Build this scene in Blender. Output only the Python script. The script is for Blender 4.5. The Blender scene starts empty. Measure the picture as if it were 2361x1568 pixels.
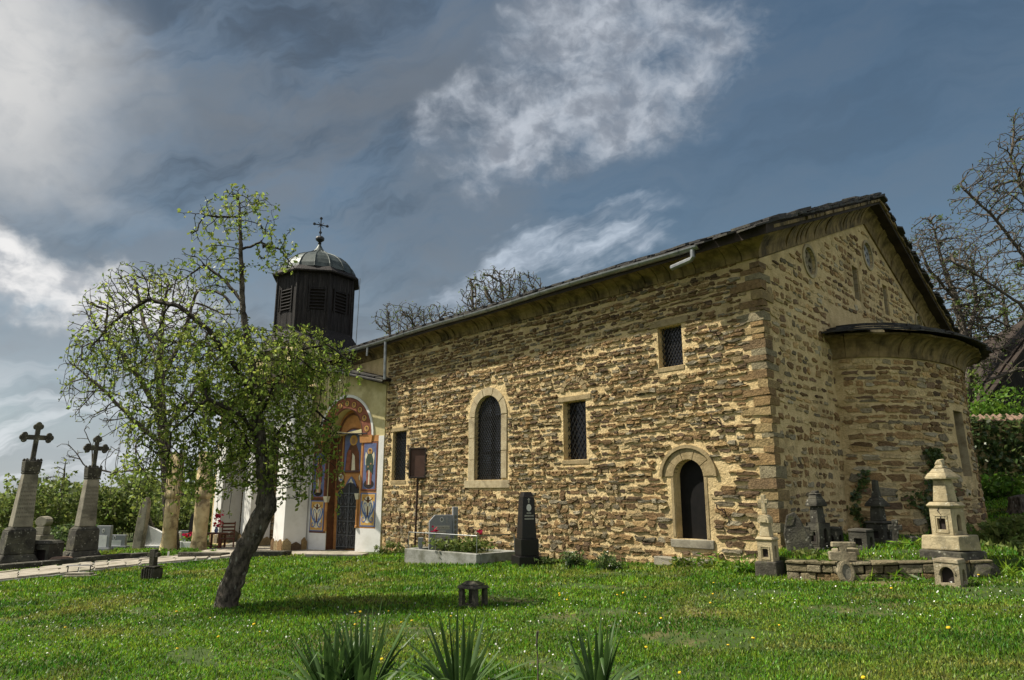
import bpy, math, random
import numpy as np
from mathutils import Vector, Matrix, kdtree
from mathutils.geometry import delaunay_2d_cdt
R = math.radians
SC = bpy.context.scene
COL = SC.collection
rng = random.Random(7)

# ------------------------------------------------------------------ camera
F_PX = 1580.0                      # focal length on a 2360 x 1568 frame
TH = math.atan((1130 - 784) / F_PX)   # camera pitch
cd = bpy.data.cameras.new('camera'); cam = bpy.data.objects.new('camera', cd); COL.objects.link(cam)
cd.sensor_width = 36; cd.lens = 36 * F_PX / 2360; cd.clip_end = 3000; cd.clip_start = 0.05
cam.location = (0, 0, 0); cam.rotation_euler = (math.pi / 2 + TH, 0, 0)
SC.camera = cam
CT, ST = math.cos(TH), math.sin(TH)
def ray(u, v):
    x = (u - 1180) / F_PX; y = (784 - v) / F_PX
    return Vector((x, CT - y * ST, ST + y * CT))
def at(u, v, Y):                   # a measured point of the photograph at a surveyed distance Y
    r = ray(u, v); return r * (Y / r.y)
def G0(X, Y):                      # lawn height (eye level is z = 0)
    g = .045 * X + .015 * (math.sqrt(X * X + 1) - 1)
    return -1.34 + g - .017 * Y + .012 * math.sin(X * 1.3 + .5 * Y) + .01 * math.sin(Y * 1.7 - .6 * X)
def gp(u, v):
    r = ray(u, v); lo, hi = 1., 200.
    for _ in range(50):
        m = (lo + hi) / 2; P = r * m
        if P.z > G0(P.x, P.y): lo = m
        else: hi = m
    return r * lo

# ------------------------------------------------------------------ light
SUN_EL, SUN_AZ = 53.0, -84.0       # azimuth from +Y, clockwise
sx, sy, sz = math.sin(R(SUN_AZ)) * math.cos(R(SUN_EL)), math.cos(R(SUN_AZ)) * math.cos(R(SUN_EL)), math.sin(R(SUN_EL))
sl = bpy.data.lights.new('sun', 'SUN'); sl.energy = 3.2; sl.angle = R(.5); sl.color = (1, .93, .8)
so = bpy.data.objects.new('sun', sl); COL.objects.link(so); so.location = (-20, 5, 30)
so.rotation_euler = Vector((-sx, -sy, -sz)).to_track_quat('-Z', 'Y').to_euler()

W = bpy.data.worlds.new('World'); SC.world = W; W.use_nodes = True
wt = W.node_tree; wt.nodes.clear()
def N(tree, t, **kw):
    n = tree.nodes.new(t)
    for k, v in kw.items(): setattr(n, k, v)
    return n
class NG:                          # tiny node-graph helper
    def __init__(s, tree): s.t = tree
    def link(s, a, b): s.t.links.new(a, b)
    def put(s, sock, v):
        if hasattr(v, 'links') or isinstance(v, bpy.types.NodeSocket): s.link(v, sock)
        else: sock.default_value = v
    def m(s, op, a, b=0.0, c=None, clamp=False):
        n = N(s.t, 'ShaderNodeMath', operation=op, use_clamp=clamp); s.put(n.inputs[0], a); s.put(n.inputs[1], b)
        if c is not None: s.put(n.inputs[2], c)
        return n.outputs[0]
    def vm(s, op, a, b=None, sc=None):
        n = N(s.t, 'ShaderNodeVectorMath', operation=op); s.put(n.inputs[0], a)
        if b is not None: s.put(n.inputs[1], b)
        if sc is not None: s.put(n.inputs['Scale'], sc)
        return n.outputs['Value'] if op in ('DOT_PRODUCT', 'LENGTH') else n.outputs['Vector']
    def noise(s, vec, scale, detail=4, rough=.55, dist=0.0, col=False):
        n = N(s.t, 'ShaderNodeTexNoise'); s.put(n.inputs['Vector'], vec); n.inputs['Scale'].default_value = scale
        n.inputs['Detail'].default_value = detail; n.inputs['Roughness'].default_value = rough; n.inputs['Distortion'].default_value = dist
        return n.outputs['Color' if col else 'Fac']
    def mr(s, v, a, b, c=0.0, d=1.0, smooth=True):
        n = N(s.t, 'ShaderNodeMapRange', interpolation_type='SMOOTHSTEP' if smooth else 'LINEAR')
        s.put(n.inputs[0], v)
        for i, q in enumerate((a, b, c, d)): s.put(n.inputs[i + 1], q)
        return n.outputs[0]
    def mix(s, f, a, b, blend='MIX'):
        n = N(s.t, 'ShaderNodeMix', data_type='RGBA', blend_type=blend)
        s.put(n.inputs[0], f); s.put(n.inputs[6], a); s.put(n.inputs[7], b); return n.outputs[2]
    def ramp(s, f, stops):
        n = N(s.t, 'ShaderNodeValToRGB'); s.put(n.inputs[0], f); e = n.color_ramp.elements
        while len(e) < len(stops): e.new(.5)
        for q, (p, c) in zip(e, stops): q.position = p; q.color = (*c, 1)
        return n.outputs[0]
g = NG(wt)
RW = (ray(900, 300) - ray(300, 520)).normalized(); UW = ray(600, 400).normalized().cross(RW).normalized()
sky = N(wt, 'ShaderNodeTexSky', sky_type='NISHITA', sun_disc=False)
sky.sun_elevation = R(SUN_EL); sky.sun_rotation = R(SUN_AZ); sky.altitude = 300; sky.air_density = 1; sky.dust_density = .6; sky.ozone_density = 2.5
tc = N(wt, 'ShaderNodeTexCoord').outputs['Generated']
w1 = g.vm('SUBTRACT', g.noise(tc, 3.2, 5, .6, col=True), (.5, .5, .5))
dw = g.vm('ADD', tc, g.vm('SCALE', w1, sc=.22))
w2 = g.vm('SUBTRACT', g.noise(tc, 11, 4, .6, col=True), (.5, .5, .5))
dw2 = g.vm('ADD', dw, g.vm('SCALE', w2, sc=.06))
def blob(u, v, su, sv, ang, edge=.35, vec=dw2):
    c = ray(u, v).normalized(); a = R(ang)
    r0 = c.cross(Vector((0, 0, 1))).normalized(); u0 = r0.cross(c).normalized()
    t1 = r0 * math.cos(a) + u0 * math.sin(a); t2 = -r0 * math.sin(a) + u0 * math.cos(a)
    q1 = g.vm('DOT_PRODUCT', vec, tuple(t1 / su)); q2 = g.vm('DOT_PRODUCT', vec, tuple(t2 / sv))
    k = [c.dot(t1) / su, c.dot(t2) / sv]
    rr = g.m('SQRT', g.m('ADD', g.m('POWER', g.m('SUBTRACT', q1, k[0]), 2), g.m('POWER', g.m('SUBTRACT', q2, k[1]), 2)))
    front = g.mr(g.vm('DOT_PRODUCT', tc, tuple(c)), .1, .3)
    return g.m('MULTIPLY', g.mr(rr, 1.0, edge, 0.0, 1.0), front)
skyc = g.mix(1.0, sky.outputs[0], (.38, .41, .36, 1), 'MULTIPLY')
hz = g.vm('DOT_PRODUCT', tc, (0, 0, 1))
# the even blue-grey veil of high cloud over the whole sky, thinner to the east
veilN = g.noise(g.vm('MULTIPLY', dw, (1, 1, 2.2)), 2.4, 6, .55)
veil = g.mr(veilN, .3, .72, .12, .8)
east = g.mr(g.vm('DOT_PRODUCT', tc, (1, .0, 0)), -.35, .35, 1.0, .3)
veil = g.m('MULTIPLY', veil, east)
col = g.mix(veil, skyc, (.74, .87, 1.02, 1))
# darker cloud bellies
dk = g.m('MULTIPLY', g.mr(g.noise(g.vm('MULTIPLY', dw, (1, 1, 3)), 1.9, 5, .55), .48, .68, 0, .55), east)
col = g.mix(dk, col, (.36, .46, .6, 1))
sk2 = N(wt, 'ShaderNodeCombineXYZ'); wt.links.new(g.m('MULTIPLY', g.vm('DOT_PRODUCT', dw, tuple(RW)), 2.4), sk2.inputs[0]); wt.links.new(g.m('MULTIPLY', g.vm('DOT_PRODUCT', dw, tuple(UW)), 9.0), sk2.inputs[1])
st2 = g.noise(sk2.outputs[0], 1.0, 7, .6)
col = g.mix(g.m('MULTIPLY', g.mr(st2, .38, .62, 0, .55), east), col, (.95, 1.05, 1.18, 1))
col = g.mix(g.m('MULTIPLY', g.mr(st2, .5, .34, 0, .6), east), col, (.3, .38, .5, 1))
# pale air towards the horizon
col = g.mix(g.mr(hz, .36, .02, 0, .55), col, (2.6, 2.8, 3.0, 1))
dws = g.vm('ADD', tc, g.vm('SCALE', w2, sc=.05))
fine = g.noise(g.vm('ADD', g.vm('MULTIPLY', dws, (1, 1, 1.5)), g.vm('SCALE', w1, sc=.06)), 10, 8, .6)
fine2 = g.noise(g.vm('ADD', g.vm('MULTIPLY', dws, (1, 1, 1.4)), (3, 1, 7)), 24, 5, .55)
rw = (ray(1200, 640) - ray(1000, 730)).normalized(); uw = ray(1100, 690).normalized().cross(rw).normalized()
stk = N(wt, 'ShaderNodeCombineXYZ'); wt.links.new(g.m('MULTIPLY', g.vm('DOT_PRODUCT', dws, tuple(rw)), 5.0), stk.inputs[0]); wt.links.new(g.m('MULTIPLY', g.vm('DOT_PRODUCT', dws, tuple(uw)), 26.0), stk.inputs[1])
streak = g.noise(stk.outputs[0], 1.0, 6, .6)
def cloud(col, mask, c_hi, c_lo, lo=.38, hi=.75, gain=.75, fine=fine):
    dens = g.mr(g.m('ADD', g.m('MULTIPLY', mask, gain), g.m('MULTIPLY', g.m('SUBTRACT', fine, .5), 2.2)), .02, .95, 0, .95)
    dens = g.m('MULTIPLY', dens, g.mr(mask, 0, .25))
    shade = g.mix(g.mr(fine2, lo, hi), c_lo, c_hi)
    return g.mix(dens, col, shade)
big = g.m('MAXIMUM', blob(1400, 110, .25, .17, 14, .1), blob(1190, 290, .19, .12, 25, .1))
col = cloud(col, big, (2.45, 2.65, 2.95, 1), (1.25, 1.4, 1.65, 1), .34, .66, .74)
wisp = g.m('MAXIMUM', blob(1190, 600, .27, .045, 26, .05), blob(1390, 575, .15, .04, 16, .05))
col = cloud(col, wisp, (2.6, 2.95, 3.4, 1), (1.7, 2.0, 2.4, 1), .3, .7, .62, streak)
lowl = blob(110, 615, .29, .085, -14, .1, dw2)
col = cloud(col, lowl, (4.2, 4.15, 4.1, 1), (2.2, 2.3, 2.45, 1), .36, .62, .95)
glow = g.m('MAXIMUM', blob(-60, 60, .26, .2, -30, .05, dw), g.m('MULTIPLY', blob(200, 360, .14, .05, -30, .1), .35))
col = g.mix(g.m('MULTIPLY', glow, g.mr(fine2, .2, .6, .75, 1)), col, (3.1, 3.1, 3.08, 1))
# brighter broken cloud added only outside the view, as fill for shaded walls
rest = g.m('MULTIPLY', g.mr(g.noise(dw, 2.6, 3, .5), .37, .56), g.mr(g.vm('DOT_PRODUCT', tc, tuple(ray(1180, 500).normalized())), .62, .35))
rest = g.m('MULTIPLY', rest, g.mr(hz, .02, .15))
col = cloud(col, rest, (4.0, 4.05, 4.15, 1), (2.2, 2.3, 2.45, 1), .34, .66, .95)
lowh = g.m('MULTIPLY', g.mr(g.noise(g.vm('MULTIPLY', dw, (1, 1, 7)), 4.5, 6, .6), .44, .62), g.mr(hz, .2, .04))
lowh = g.m('MULTIPLY', lowh, g.mr(hz, -.02, .02))
col = g.mix(g.m('MULTIPLY', lowh, .6), col, (3.8, 3.95, 4.1, 1))
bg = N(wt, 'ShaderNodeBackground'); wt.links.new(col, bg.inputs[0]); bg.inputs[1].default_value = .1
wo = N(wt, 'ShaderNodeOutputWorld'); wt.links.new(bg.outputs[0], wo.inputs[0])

vs = SC.view_settings; SC.display_settings.display_device = 'sRGB'
vs.view_transform = 'Standard'; vs.look = 'None'; vs.exposure = 1.12; vs.gamma = 1; vs.use_curve_mapping = False
SC.cycles.max_bounces = 6; SC.cycles.diffuse_bounces = 3; SC.cycles.transparent_max_bounces = 6
SC.cycles.use_denoising = True

# ------------------------------------------------------------------ materials
M = {}
def mat(name, c1, c2=None, scale=8.0, bump=.0, bscale=None, rough=.85, metal=0.0, island=0.0, tint=False, c3=None, s3=1.2, a3=.6,
        trans=0.0, detail=6, spec=.3, stretch=(1, 1, 1), dist=.02, spot=None):
    m = bpy.data.materials.new(name); m.use_nodes = True; t = m.node_tree; t.nodes.clear(); q = NG(t)
    out = N(t, 'ShaderNodeOutputMaterial'); b = N(t, 'ShaderNodeBsdfPrincipled'); t.links.new(b.outputs[0], out.inputs[0])
    pos = N(t, 'ShaderNodeNewGeometry')
    P = q.vm('MULTIPLY', pos.outputs['Position'], stretch)
    if tint:
        a = N(t, 'ShaderNodeAttribute', attribute_name='tint'); base = a.outputs['Color']
        base = q.mix(1.0, base, q.ramp(q.noise(P, scale, detail, .65), [(.25, (.55, .5, .45)), (.5, (1, 1, 1)), (.78, (1.45, 1.4, 1.3))]), 'MULTIPLY')
    else:
        c2 = c2 or tuple(x * .6 for x in c1)
        base = q.mix(q.mr(q.noise(P, scale, detail, .62), .3, .72), (*c1, 1), (*c2, 1))
    if c3: base = q.mix(q.m('MULTIPLY', q.mr(q.noise(P, s3, 5, .65, .4), .5, .66), a3), base, (*c3, 1))
    if spot:                       # lichen spots: colour, scale, amount
        vv = N(t, 'ShaderNodeTexVoronoi'); t.links.new(P, vv.inputs['Vector']); vv.inputs['Scale'].default_value = spot[1]
        sp = q.m('MULTIPLY', q.mr(vv.outputs['Distance'], .36, .2), q.mr(q.noise(P, spot[1] * .35, 3), .5, .6))
        base = q.mix(q.m('MULTIPLY', sp, spot[2]), base, (*spot[0], 1))
    if island:
        hsv = N(t, 'ShaderNodeHueSaturation'); r = pos.outputs['Random Per Island']
        t.links.new(q.mr(r, 0, 1, 1 - island, 1 + island, False), hsv.inputs['Value'])
        t.links.new(q.mr(q.m('FRACT', q.m('MULTIPLY', r, 17.3)), 0, 1, .5 - island * .05, .5 + island * .05, False), hsv.inputs['Hue'])
        t.links.new(base, hsv.inputs['Color']); base = hsv.outputs[0]
    t.links.new(base, b.inputs['Base Color'])
    b.inputs['Roughness'].default_value = rough; b.inputs['Metallic'].default_value = metal; b.inputs['Specular IOR Level'].default_value = spec
    if bump:
        bn = N(t, 'ShaderNodeBump'); bn.inputs['Strength'].default_value = bump; bn.inputs['Distance'].default_value = dist
        t.links.new(q.noise(P, bscale or scale * 2, 7, .68), bn.inputs['Height']); t.links.new(bn.outputs[0], b.inputs['Normal'])
    if trans:
        tr = N(t, 'ShaderNodeBsdfTranslucent'); t.links.new(base, tr.inputs[0]); ms = N(t, 'ShaderNodeMixShader')
        ms.inputs[0].default_value = trans; t.links.new(b.outputs[0], ms.inputs[1]); t.links.new(tr.outputs[0], ms.inputs[2]); t.links.new(ms.outputs[0], out.inputs[0])
    M[name] = m; return m
mat('stone', (.3, .2, .1), tint=True, scale=16, bump=1.0, bscale=30, rough=.9, dist=.06, c3=(.07, .05, .03), s3=2.2, a3=.3)
mat('mortar', (.76, .59, .32), (.58, .43, .21), scale=3.5, bump=1.0, bscale=17, rough=.95, dist=.06, c3=(.26, .19, .1), s3=1.1, a3=.45)
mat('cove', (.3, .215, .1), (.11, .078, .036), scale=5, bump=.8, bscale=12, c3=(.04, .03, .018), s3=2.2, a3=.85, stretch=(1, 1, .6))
mat('dressed', (.46, .39, .25), (.34, .27, .16), scale=7, bump=.6, bscale=30, rough=.9, c3=(.13, .1, .06), s3=1.8, a3=.5)
mat('slate', (.055, .052, .048), (.02, .02, .02), scale=5, bump=.8, bscale=24, rough=.75, c3=(.12, .11, .07), s3=2.5, a3=.4)
mat('white_plaster', (.8, .79, .76), (.7, .69, .65), scale=2, bump=.2, bscale=12, rough=.9, c3=(.55, .53, .46), s3=1.1, a3=.4)
mat('dressed_dark', (.36, .28, .155), (.24, .18, .09), scale=7, bump=.8, bscale=26, rough=.9, c3=(.12, .09, .05), s3=1.8, a3=.5)
mat('yellow_plaster', (.66, .58, .33), (.5, .42, .2), scale=2.2, bump=.25, bscale=14, rough=.9, c3=(.3, .24, .1), s3=1.4, a3=.5)
mat('cream_plaster', (.68, .6, .44), (.55, .46, .3), scale=2.5, bump=.2, bscale=16, rough=.9)
mat('column_plaster', (.58, .47, .27), (.4, .3, .15), scale=3.5, bump=.7, bscale=9, rough=.95, c3=(.13, .09, .05), s3=2.6, a3=.75)
mat('zinc', (.34, .35, .35), (.2, .21, .21), scale=5, bump=.05, rough=.42, metal=.8)
mat('dark_door', (.009, .008, .008), (.005, .005, .005), scale=8, rough=.6, spec=.15)
mat('iron', (.012, .012, .013), (.02, .018, .016), scale=20, rough=.45, spec=.5)
mat('iron_light', (.22, .23, .25), (.1, .1, .11), scale=20, rough=.35, metal=.6)
mat('rust', (.08, .045, .03), (.04, .025, .02), scale=30, bump=.3, rough=.8)
mat('dark_glass', (.006, .007, .01), (.012, .013, .02), scale=3, rough=.12, spec=.5)
mat('pale_glass', (.3, .32, .4), (.03, .03, .04), scale=2.2, rough=.2, spec=.5)
mat('black_board', (.022, .018, .016), (.008, .007, .007), scale=4, bump=.6, bscale=18, rough=.75, stretch=(9, 9, .8), c3=(.075, .065, .06), s3=1.8, a3=.45)
mat('lead', (.075, .09, .085), (.035, .045, .042), scale=3.5, bump=.15, rough=.5, metal=.35, c3=(.14, .16, .15), s3=1.2, a3=.5)
mat('bark', (.2, .165, .13), (.022, .018, .014), scale=17, bump=1.0, bscale=22, rough=.95, dist=.09, stretch=(1, 1, .4), spot=((.36, .35, .3), 20, .8))
mat('twig', (.045, .036, .028), (.02, .016, .013), scale=20, rough=.9)
mat('bare_twig', (.12, .1, .078), (.05, .042, .034), scale=20, rough=.9)
mat('leaf', (.33, .4, .08), (.17, .24, .045), scale=3, rough=.45, island=.5, trans=.55)
mat('leaf_pale', (.2, .26, .06), (.1, .15, .03), scale=2, rough=.5, island=.35, trans=.45)
mat('bush', (.23, .28, .07), (.09, .13, .03), scale=1.2, rough=.55, island=.45, trans=.5)
mat('bush_bright', (.16, .27, .03), (.07, .16, .02), scale=1.5, rough=.5, island=.35, trans=.45)
mat('ivy', (.17, .23, .075), (.05, .09, .03), scale=3, rough=.3, island=.55, trans=.5, spec=.6)
mat('grass', (.175, .31, .02), (.05, .14, .01), scale=.85, rough=.45, island=.75, trans=.45, c3=(.27, .25, .06), s3=.5, a3=.65)
mat('soil', (.05, .085, .015), (.035, .055, .012), scale=5, bump=.5, bscale=30, rough=.95, c3=(.17, .13, .06), s3=.8, a3=.8)
mat('yucca', (.075, .15, .04), (.035, .08, .022), scale=6, rough=.45, island=.3, trans=.2, spec=.3)
mat('old_stone', (.34, .29, .19), (.19, .155, .1), scale=5, bump=.8, bscale=32, rough=.95, c3=(.05, .045, .03), s3=1.6, a3=.75, spot=((.5, .47, .36), 22, .6))
mat('pale_stone', (.5, .42, .26), (.33, .27, .16), scale=5, bump=.8, bscale=30, rough=.95, c3=(.13, .12, .08), s3=1.8, a3=.6, spot=((.62, .6, .48), 22, .5))
mat('dark_stone', (.085, .08, .062), (.035, .032, .026), scale=5, bump=.9, bscale=30, rough=.95, c3=(.16, .15, .1), s3=1.9, a3=.6, spot=((.42, .4, .33), 16, .6))
mat('grey_stone', (.3, .275, .21), (.19, .17, .13), scale=4, bump=.5, bscale=34, rough=.93, c3=(.07, .065, .05), s3=1.2, a3=.7, spot=((.45, .43, .36), 26, .35))
mat('moss_stone', (.1, .09, .07), (.045, .04, .03), scale=7, bump=.9, bscale=28, rough=.95, c3=(.06, .07, .02), s3=2.5, a3=.8)
mat('black_granite', (.018, .016, .015), (.01, .009, .009), scale=90, rough=.35, spec=.35)
mat('granite', (.3, .31, .33), (.2, .205, .21), scale=80, rough=.5)
mat('concrete', (.36, .36, .33), (.2, .2, .17), scale=3.5, bump=.4, bscale=26, rough=.92, c3=(.1, .1, .06), s3=2.0, a3=.6)
mat('white_marble', (.72, .72, .7), (.58, .58, .57), scale=4, rough=.5)
mat('plate_white', (.75, .74, .7), (.65, .64, .6), scale=10, rough=.4)
mat('letter_pale', (.5, .48, .42), (.4, .38, .33), scale=30, rough=.6)
mat('letter_dark', (.19, .175, .135), (.13, .12, .09), scale=30, rough=.8)
mat('photo_grey', (.2, .2, .2), (.08, .08, .08), scale=40, rough=.4)
mat('flag', (.42, .38, .31), (.25, .22, .17), scale=4, bump=.5, bscale=20, rough=.95, c3=(.1, .11, .04), s3=1.5, a3=.6)
mat('sign_brown', (.1, .05, .035), (.07, .035, .025), scale=5, rough=.6)
mat('wood_red', (.13, .045, .025), (.07, .025, .015), scale=7, rough=.6, stretch=(1, 1, .2))
mat('wood_old', (.05, .036, .027), (.022, .016, .013), scale=4, bump=.4, rough=.9, stretch=(.5, .5, 1))
mat('tile', (.24, .16, .11), (.12, .08, .06), scale=6, bump=.4, rough=.9)
mat('red_petal', (.5, .02, .04), (.35, .01, .05), scale=20, rough=.6, island=.3, trans=.3)
mat('yellow_petal', (.8, .55, .02), (.7, .45, .02), scale=20, rough=.6)
mat('white_petal', (.75, .75, .7), (.65, .65, .6), scale=20, rough=.6)
mat('p_blue', (.14, .17, .3), (.1, .12, .24), scale=6, rough=.8)
mat('p_blue2', (.15, .22, .42), (.1, .15, .32), scale=6, rough=.8)
mat('p_gold', (.62, .36, .1), (.5, .28, .07), scale=5, rough=.8)
mat('p_pale', (.72, .66, .5), (.6, .54, .38), scale=8, rough=.8)
mat('p_orange', (.55, .27, .09), (.38, .17, .055), scale=4, rough=.8)
mat('p_brown', (.17, .07, .032), (.1, .045, .022), scale=6, rough=.8)
mat('p_red', (.3, .11, .06), (.2, .065, .04), scale=8, rough=.8)
mat('p_green', (.05, .08, .055), (.03, .05, .035), scale=8, rough=.8)
mat('p_skin', (.42, .25, .13), (.34, .19, .1), scale=10, rough=.8)
mat('p_dark', (.03, .022, .02), (.02, .015, .012), scale=10, rough=.8)

# ------------------------------------------------------------------ mesh helpers
BASE = {}                          # world location of every Empty made
def tag(o, label=None, cat=None, group=None, kind=None):
    for k, v in (('label', label), ('category', cat), ('group', group), ('kind', kind)):
        if v: o[k] = v
    return o
def thing(name, label, cat, loc, group=None):
    o = bpy.data.objects.new(name, None); COL.objects.link(o); o.location = loc; o.empty_display_size = .2
    BASE[o] = Vector(loc); return tag(o, label, cat, group)
def adopt(o, p):
    o.parent = p
    if p in BASE: o.matrix_parent_inverse = Matrix.Translation(-BASE[p])
def W0(x, y, z): return Vector((x, y, z))
def frame(o, x, y, z=(0, 0, 1)):
    o, x, y, z = map(Vector, (o, x, y, z)); return lambda a, b, c: o + x * a + y * b + z * c
def rotframe(o, deg, tilt=(0, 0)):
    """local x right, y away from the viewer, z up; tilt leans it along x and y"""
    a = R(deg); x = Vector((math.cos(a), math.sin(a), 0)); y = Vector((-math.sin(a), math.cos(a), 0))
    z = (Vector((0, 0, 1)) + x * tilt[0] + y * tilt[1]).normalized()
    return frame(o, x, y, z)
class MB:
    def __init__(s): s.v = []; s.f = []; s.m = []; s.mats = []; s.c = []; s.cur = 0; s.tint = None
    def use(s, name):
        if name not in s.mats: s.mats.append(name)
        s.cur = s.mats.index(name); return s
    def add(s, vs, fs):
        n = len(s.v); s.v += [tuple(q) for q in vs]
        for f in fs:
            s.f.append([i + n for i in f]); s.m.append(s.cur); s.c.append(s.tint)
        return s
    def box(s, F, x0, x1, y0, y1, z0, z1, j=0.0):
        vs = [F(x + rng.uniform(-j, j), y + rng.uniform(-j, j), z + rng.uniform(-j, j)) for z in (z0, z1) for y in (y0, y1) for x in (x0, x1)]
        return s.add(vs, [(0, 2, 3, 1), (4, 5, 7, 6), (0, 1, 5, 4), (2, 6, 7, 3), (0, 4, 6, 2), (1, 3, 7, 5)])
    def frust(s, F, w0, d0, z0, w1, d1, z1, ox=0, oy=0, j=0.0):
        vs = []
        for w, d, z, k in ((w0, d0, z0, 0), (w1, d1, z1, 1)):
            for sxx, syy in ((-1, -1), (1, -1), (1, 1), (-1, 1)):
                vs.append(F(sxx * w / 2 + ox * k + rng.uniform(-j, j), syy * d / 2 + oy * k + rng.uniform(-j, j), z + rng.uniform(-j, j)))
        return s.add(vs, [(3, 2, 1, 0), (4, 5, 6, 7)] + [(i, (i + 1) % 4, 4 + (i + 1) % 4, 4 + i) for i in range(4)])
    def prism(s, F, poly, y0, y1, k=1.0):
        """outline poly in local x,z drawn at y0 (near) and y1 (far)"""
        n = len(poly)
        cx = sum(p[0] for p in poly) / n; cz = sum(p[1] for p in poly) / n
        vs = [F(cx + (p[0] - cx) * k, y0, cz + (p[1] - cz) * k) for p in poly] + [F(p[0], y1, p[1]) for p in poly]
        return s.add(vs, [tuple(range(n)), tuple(range(2 * n - 1, n - 1, -1))] + [(i, n + i, n + (i + 1) % n, (i + 1) % n) for i in range(n)])
    def tube(s, pts, rad, n=6, cap=True):
        pts = [Vector(p) for p in pts]
        if not hasattr(rad, '__len__'): rad = [rad] * len(pts)
        vs = []
        ref = Vector((.31, .17, .93)).normalized()
        for i, p in enumerate(pts):
            d = (pts[min(i + 1, len(pts) - 1)] - pts[max(i - 1, 0)])
            d = d.normalized() if d.length > 1e-9 else Vector((0, 0, 1))
            r = ref if abs(d.dot(ref)) < .95 else Vector((1, 0, 0))
            a = d.cross(r).normalized(); b = d.cross(a)
            vs += [p + (a * math.cos(t) + b * math.sin(t)) * rad[i] for t in (2 * math.pi * k / n for k in range(n))]
        fs = []
        for i in range(len(pts) - 1):
            for k in range(n):
                k2 = (k + 1) % n; fs.append((i * n + k, i * n + k2, (i + 1) * n + k2, (i + 1) * n + k))
        if cap: fs += [tuple(range(n - 1, -1, -1)), tuple(range(len(vs) - n, len(vs)))]
        return s.add(vs, fs)
    def lathe(s, F, prof, n=16, a0=0.0, rx=1.0, ry=1.0):
        vs = []
        for r, z in prof:
            for k in range(n):
                t = a0 + 2 * math.pi * k / n; vs.append(F(r * rx * math.cos(t), r * ry * math.sin(t), z))
        fs = []
        for i in range(len(prof) - 1):
            for k in range(n):
                k2 = (k + 1) % n; fs.append((i * n + k, i * n + k2, (i + 1) * n + k2, (i + 1) * n + k))
        fs += [tuple(range(n - 1, -1, -1)), tuple(range(len(vs) - n, len(vs)))]
        return s.add(vs, fs)
    def plate(s, F, outline, holes, y0, y1, back=True):
        """a slab with real holes; y0 is the near face"""
        pts = []; edges = []
        for lp in [outline] + holes:
            n = len(pts); pts += [Vector(p) for p in lp]; edges += [(n + i, n + (i + 1) % len(lp)) for i in range(len(lp))]
        V, Ed, Fc, *_ = delaunay_2d_cdt(pts, edges, [], 0, 1e-7)
        keep = []
        for f in Fc:
            c = sum((V[i] for i in f), Vector((0, 0))) / len(f)
            if inside(c, outline) and not any(inside(c, h) for h in holes): keep.append(f)
        s.add([F(p.x, y0, p.y) for p in V], keep)
        if back: s.add([F(p.x, y1, p.y) for p in V], [tuple(reversed(f)) for f in keep])
        for lp in [outline] + holes:
            n = len(lp)
            s.add([F(p[0], y0, p[1]) for p in lp] + [F(p[0], y1, p[1]) for p in lp], [(i, (i + 1) % n, n + (i + 1) % n, n + i) for i in range(n)])
        return s
    def build(s, name, m=None, parent=None, smooth=False, bevel=0.0, kind=None, label=None):
        me = bpy.data.meshes.new(name); me.from_pydata(s.v, [], s.f)
        if m: me.materials.append(M[m])
        else:
            for k in s.mats: me.materials.append(M[k])
            me.polygons.foreach_set('material_index', s.m)
        if any(c is not None for c in s.c):
            ca = me.color_attributes.new('tint', 'FLOAT_COLOR', 'CORNER')
            buf = np.empty((len(me.loops), 4), np.float32); i = 0
            for f, c in zip(s.f, s.c):
                c = c or (.3, .2, .1); buf[i:i + len(f)] = (*c, 1); i += len(f)
            ca.data.foreach_set('color', buf.ravel())
        if smooth: me.polygons.foreach_set('use_smooth', [True] * len(me.polygons))
        me.validate(); me.update()
        o = bpy.data.objects.new(name, me); COL.objects.link(o)
        if parent: adopt(o, parent)
        if bevel:
            b = o.modifiers.new('edge', 'BEVEL'); b.width = bevel; b.segments = 2; b.limit_method = 'ANGLE'; b.angle_limit = R(40)
        if kind: o['kind'] = kind
        if label: o['label'] = label
        return o
def inside(p, poly):
    x, y = p[0], p[1]; c = False; n = len(poly); j = n - 1
    for i in range(n):
        xi, yi = poly[i][0], poly[i][1]; xj, yj = poly[j][0], poly[j][1]
        if (yi > y) != (yj > y) and x < (xj - xi) * (y - yi) / (yj - yi) + xi: c = not c
        j = i
    return c
def arch(x0, x1, z0, zs, rise, n=14):
    """opening outline: flat sill, straight jambs, arched head"""
    c = (x0 + x1) / 2; r = abs(x1 - x0) / 2
    return [(x0, z0), (x1, z0)] + [(c + (r if x1 > x0 else -r) * math.cos(math.pi * k / n), zs + rise * math.sin(math.pi * k / n)) for k in range(n + 1)]
def rect(x0, x1, z0, z1): return [(x0, z0), (x1, z0), (x1, z1), (x0, z1)]
def circ(x, z, rx, rz=None, n=20, a0=0): return [(x + rx * math.cos(a0 + 2 * math.pi * k / n), z + (rz or rx) * math.sin(a0 + 2 * math.pi * k / n)) for k in range(n)]
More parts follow.
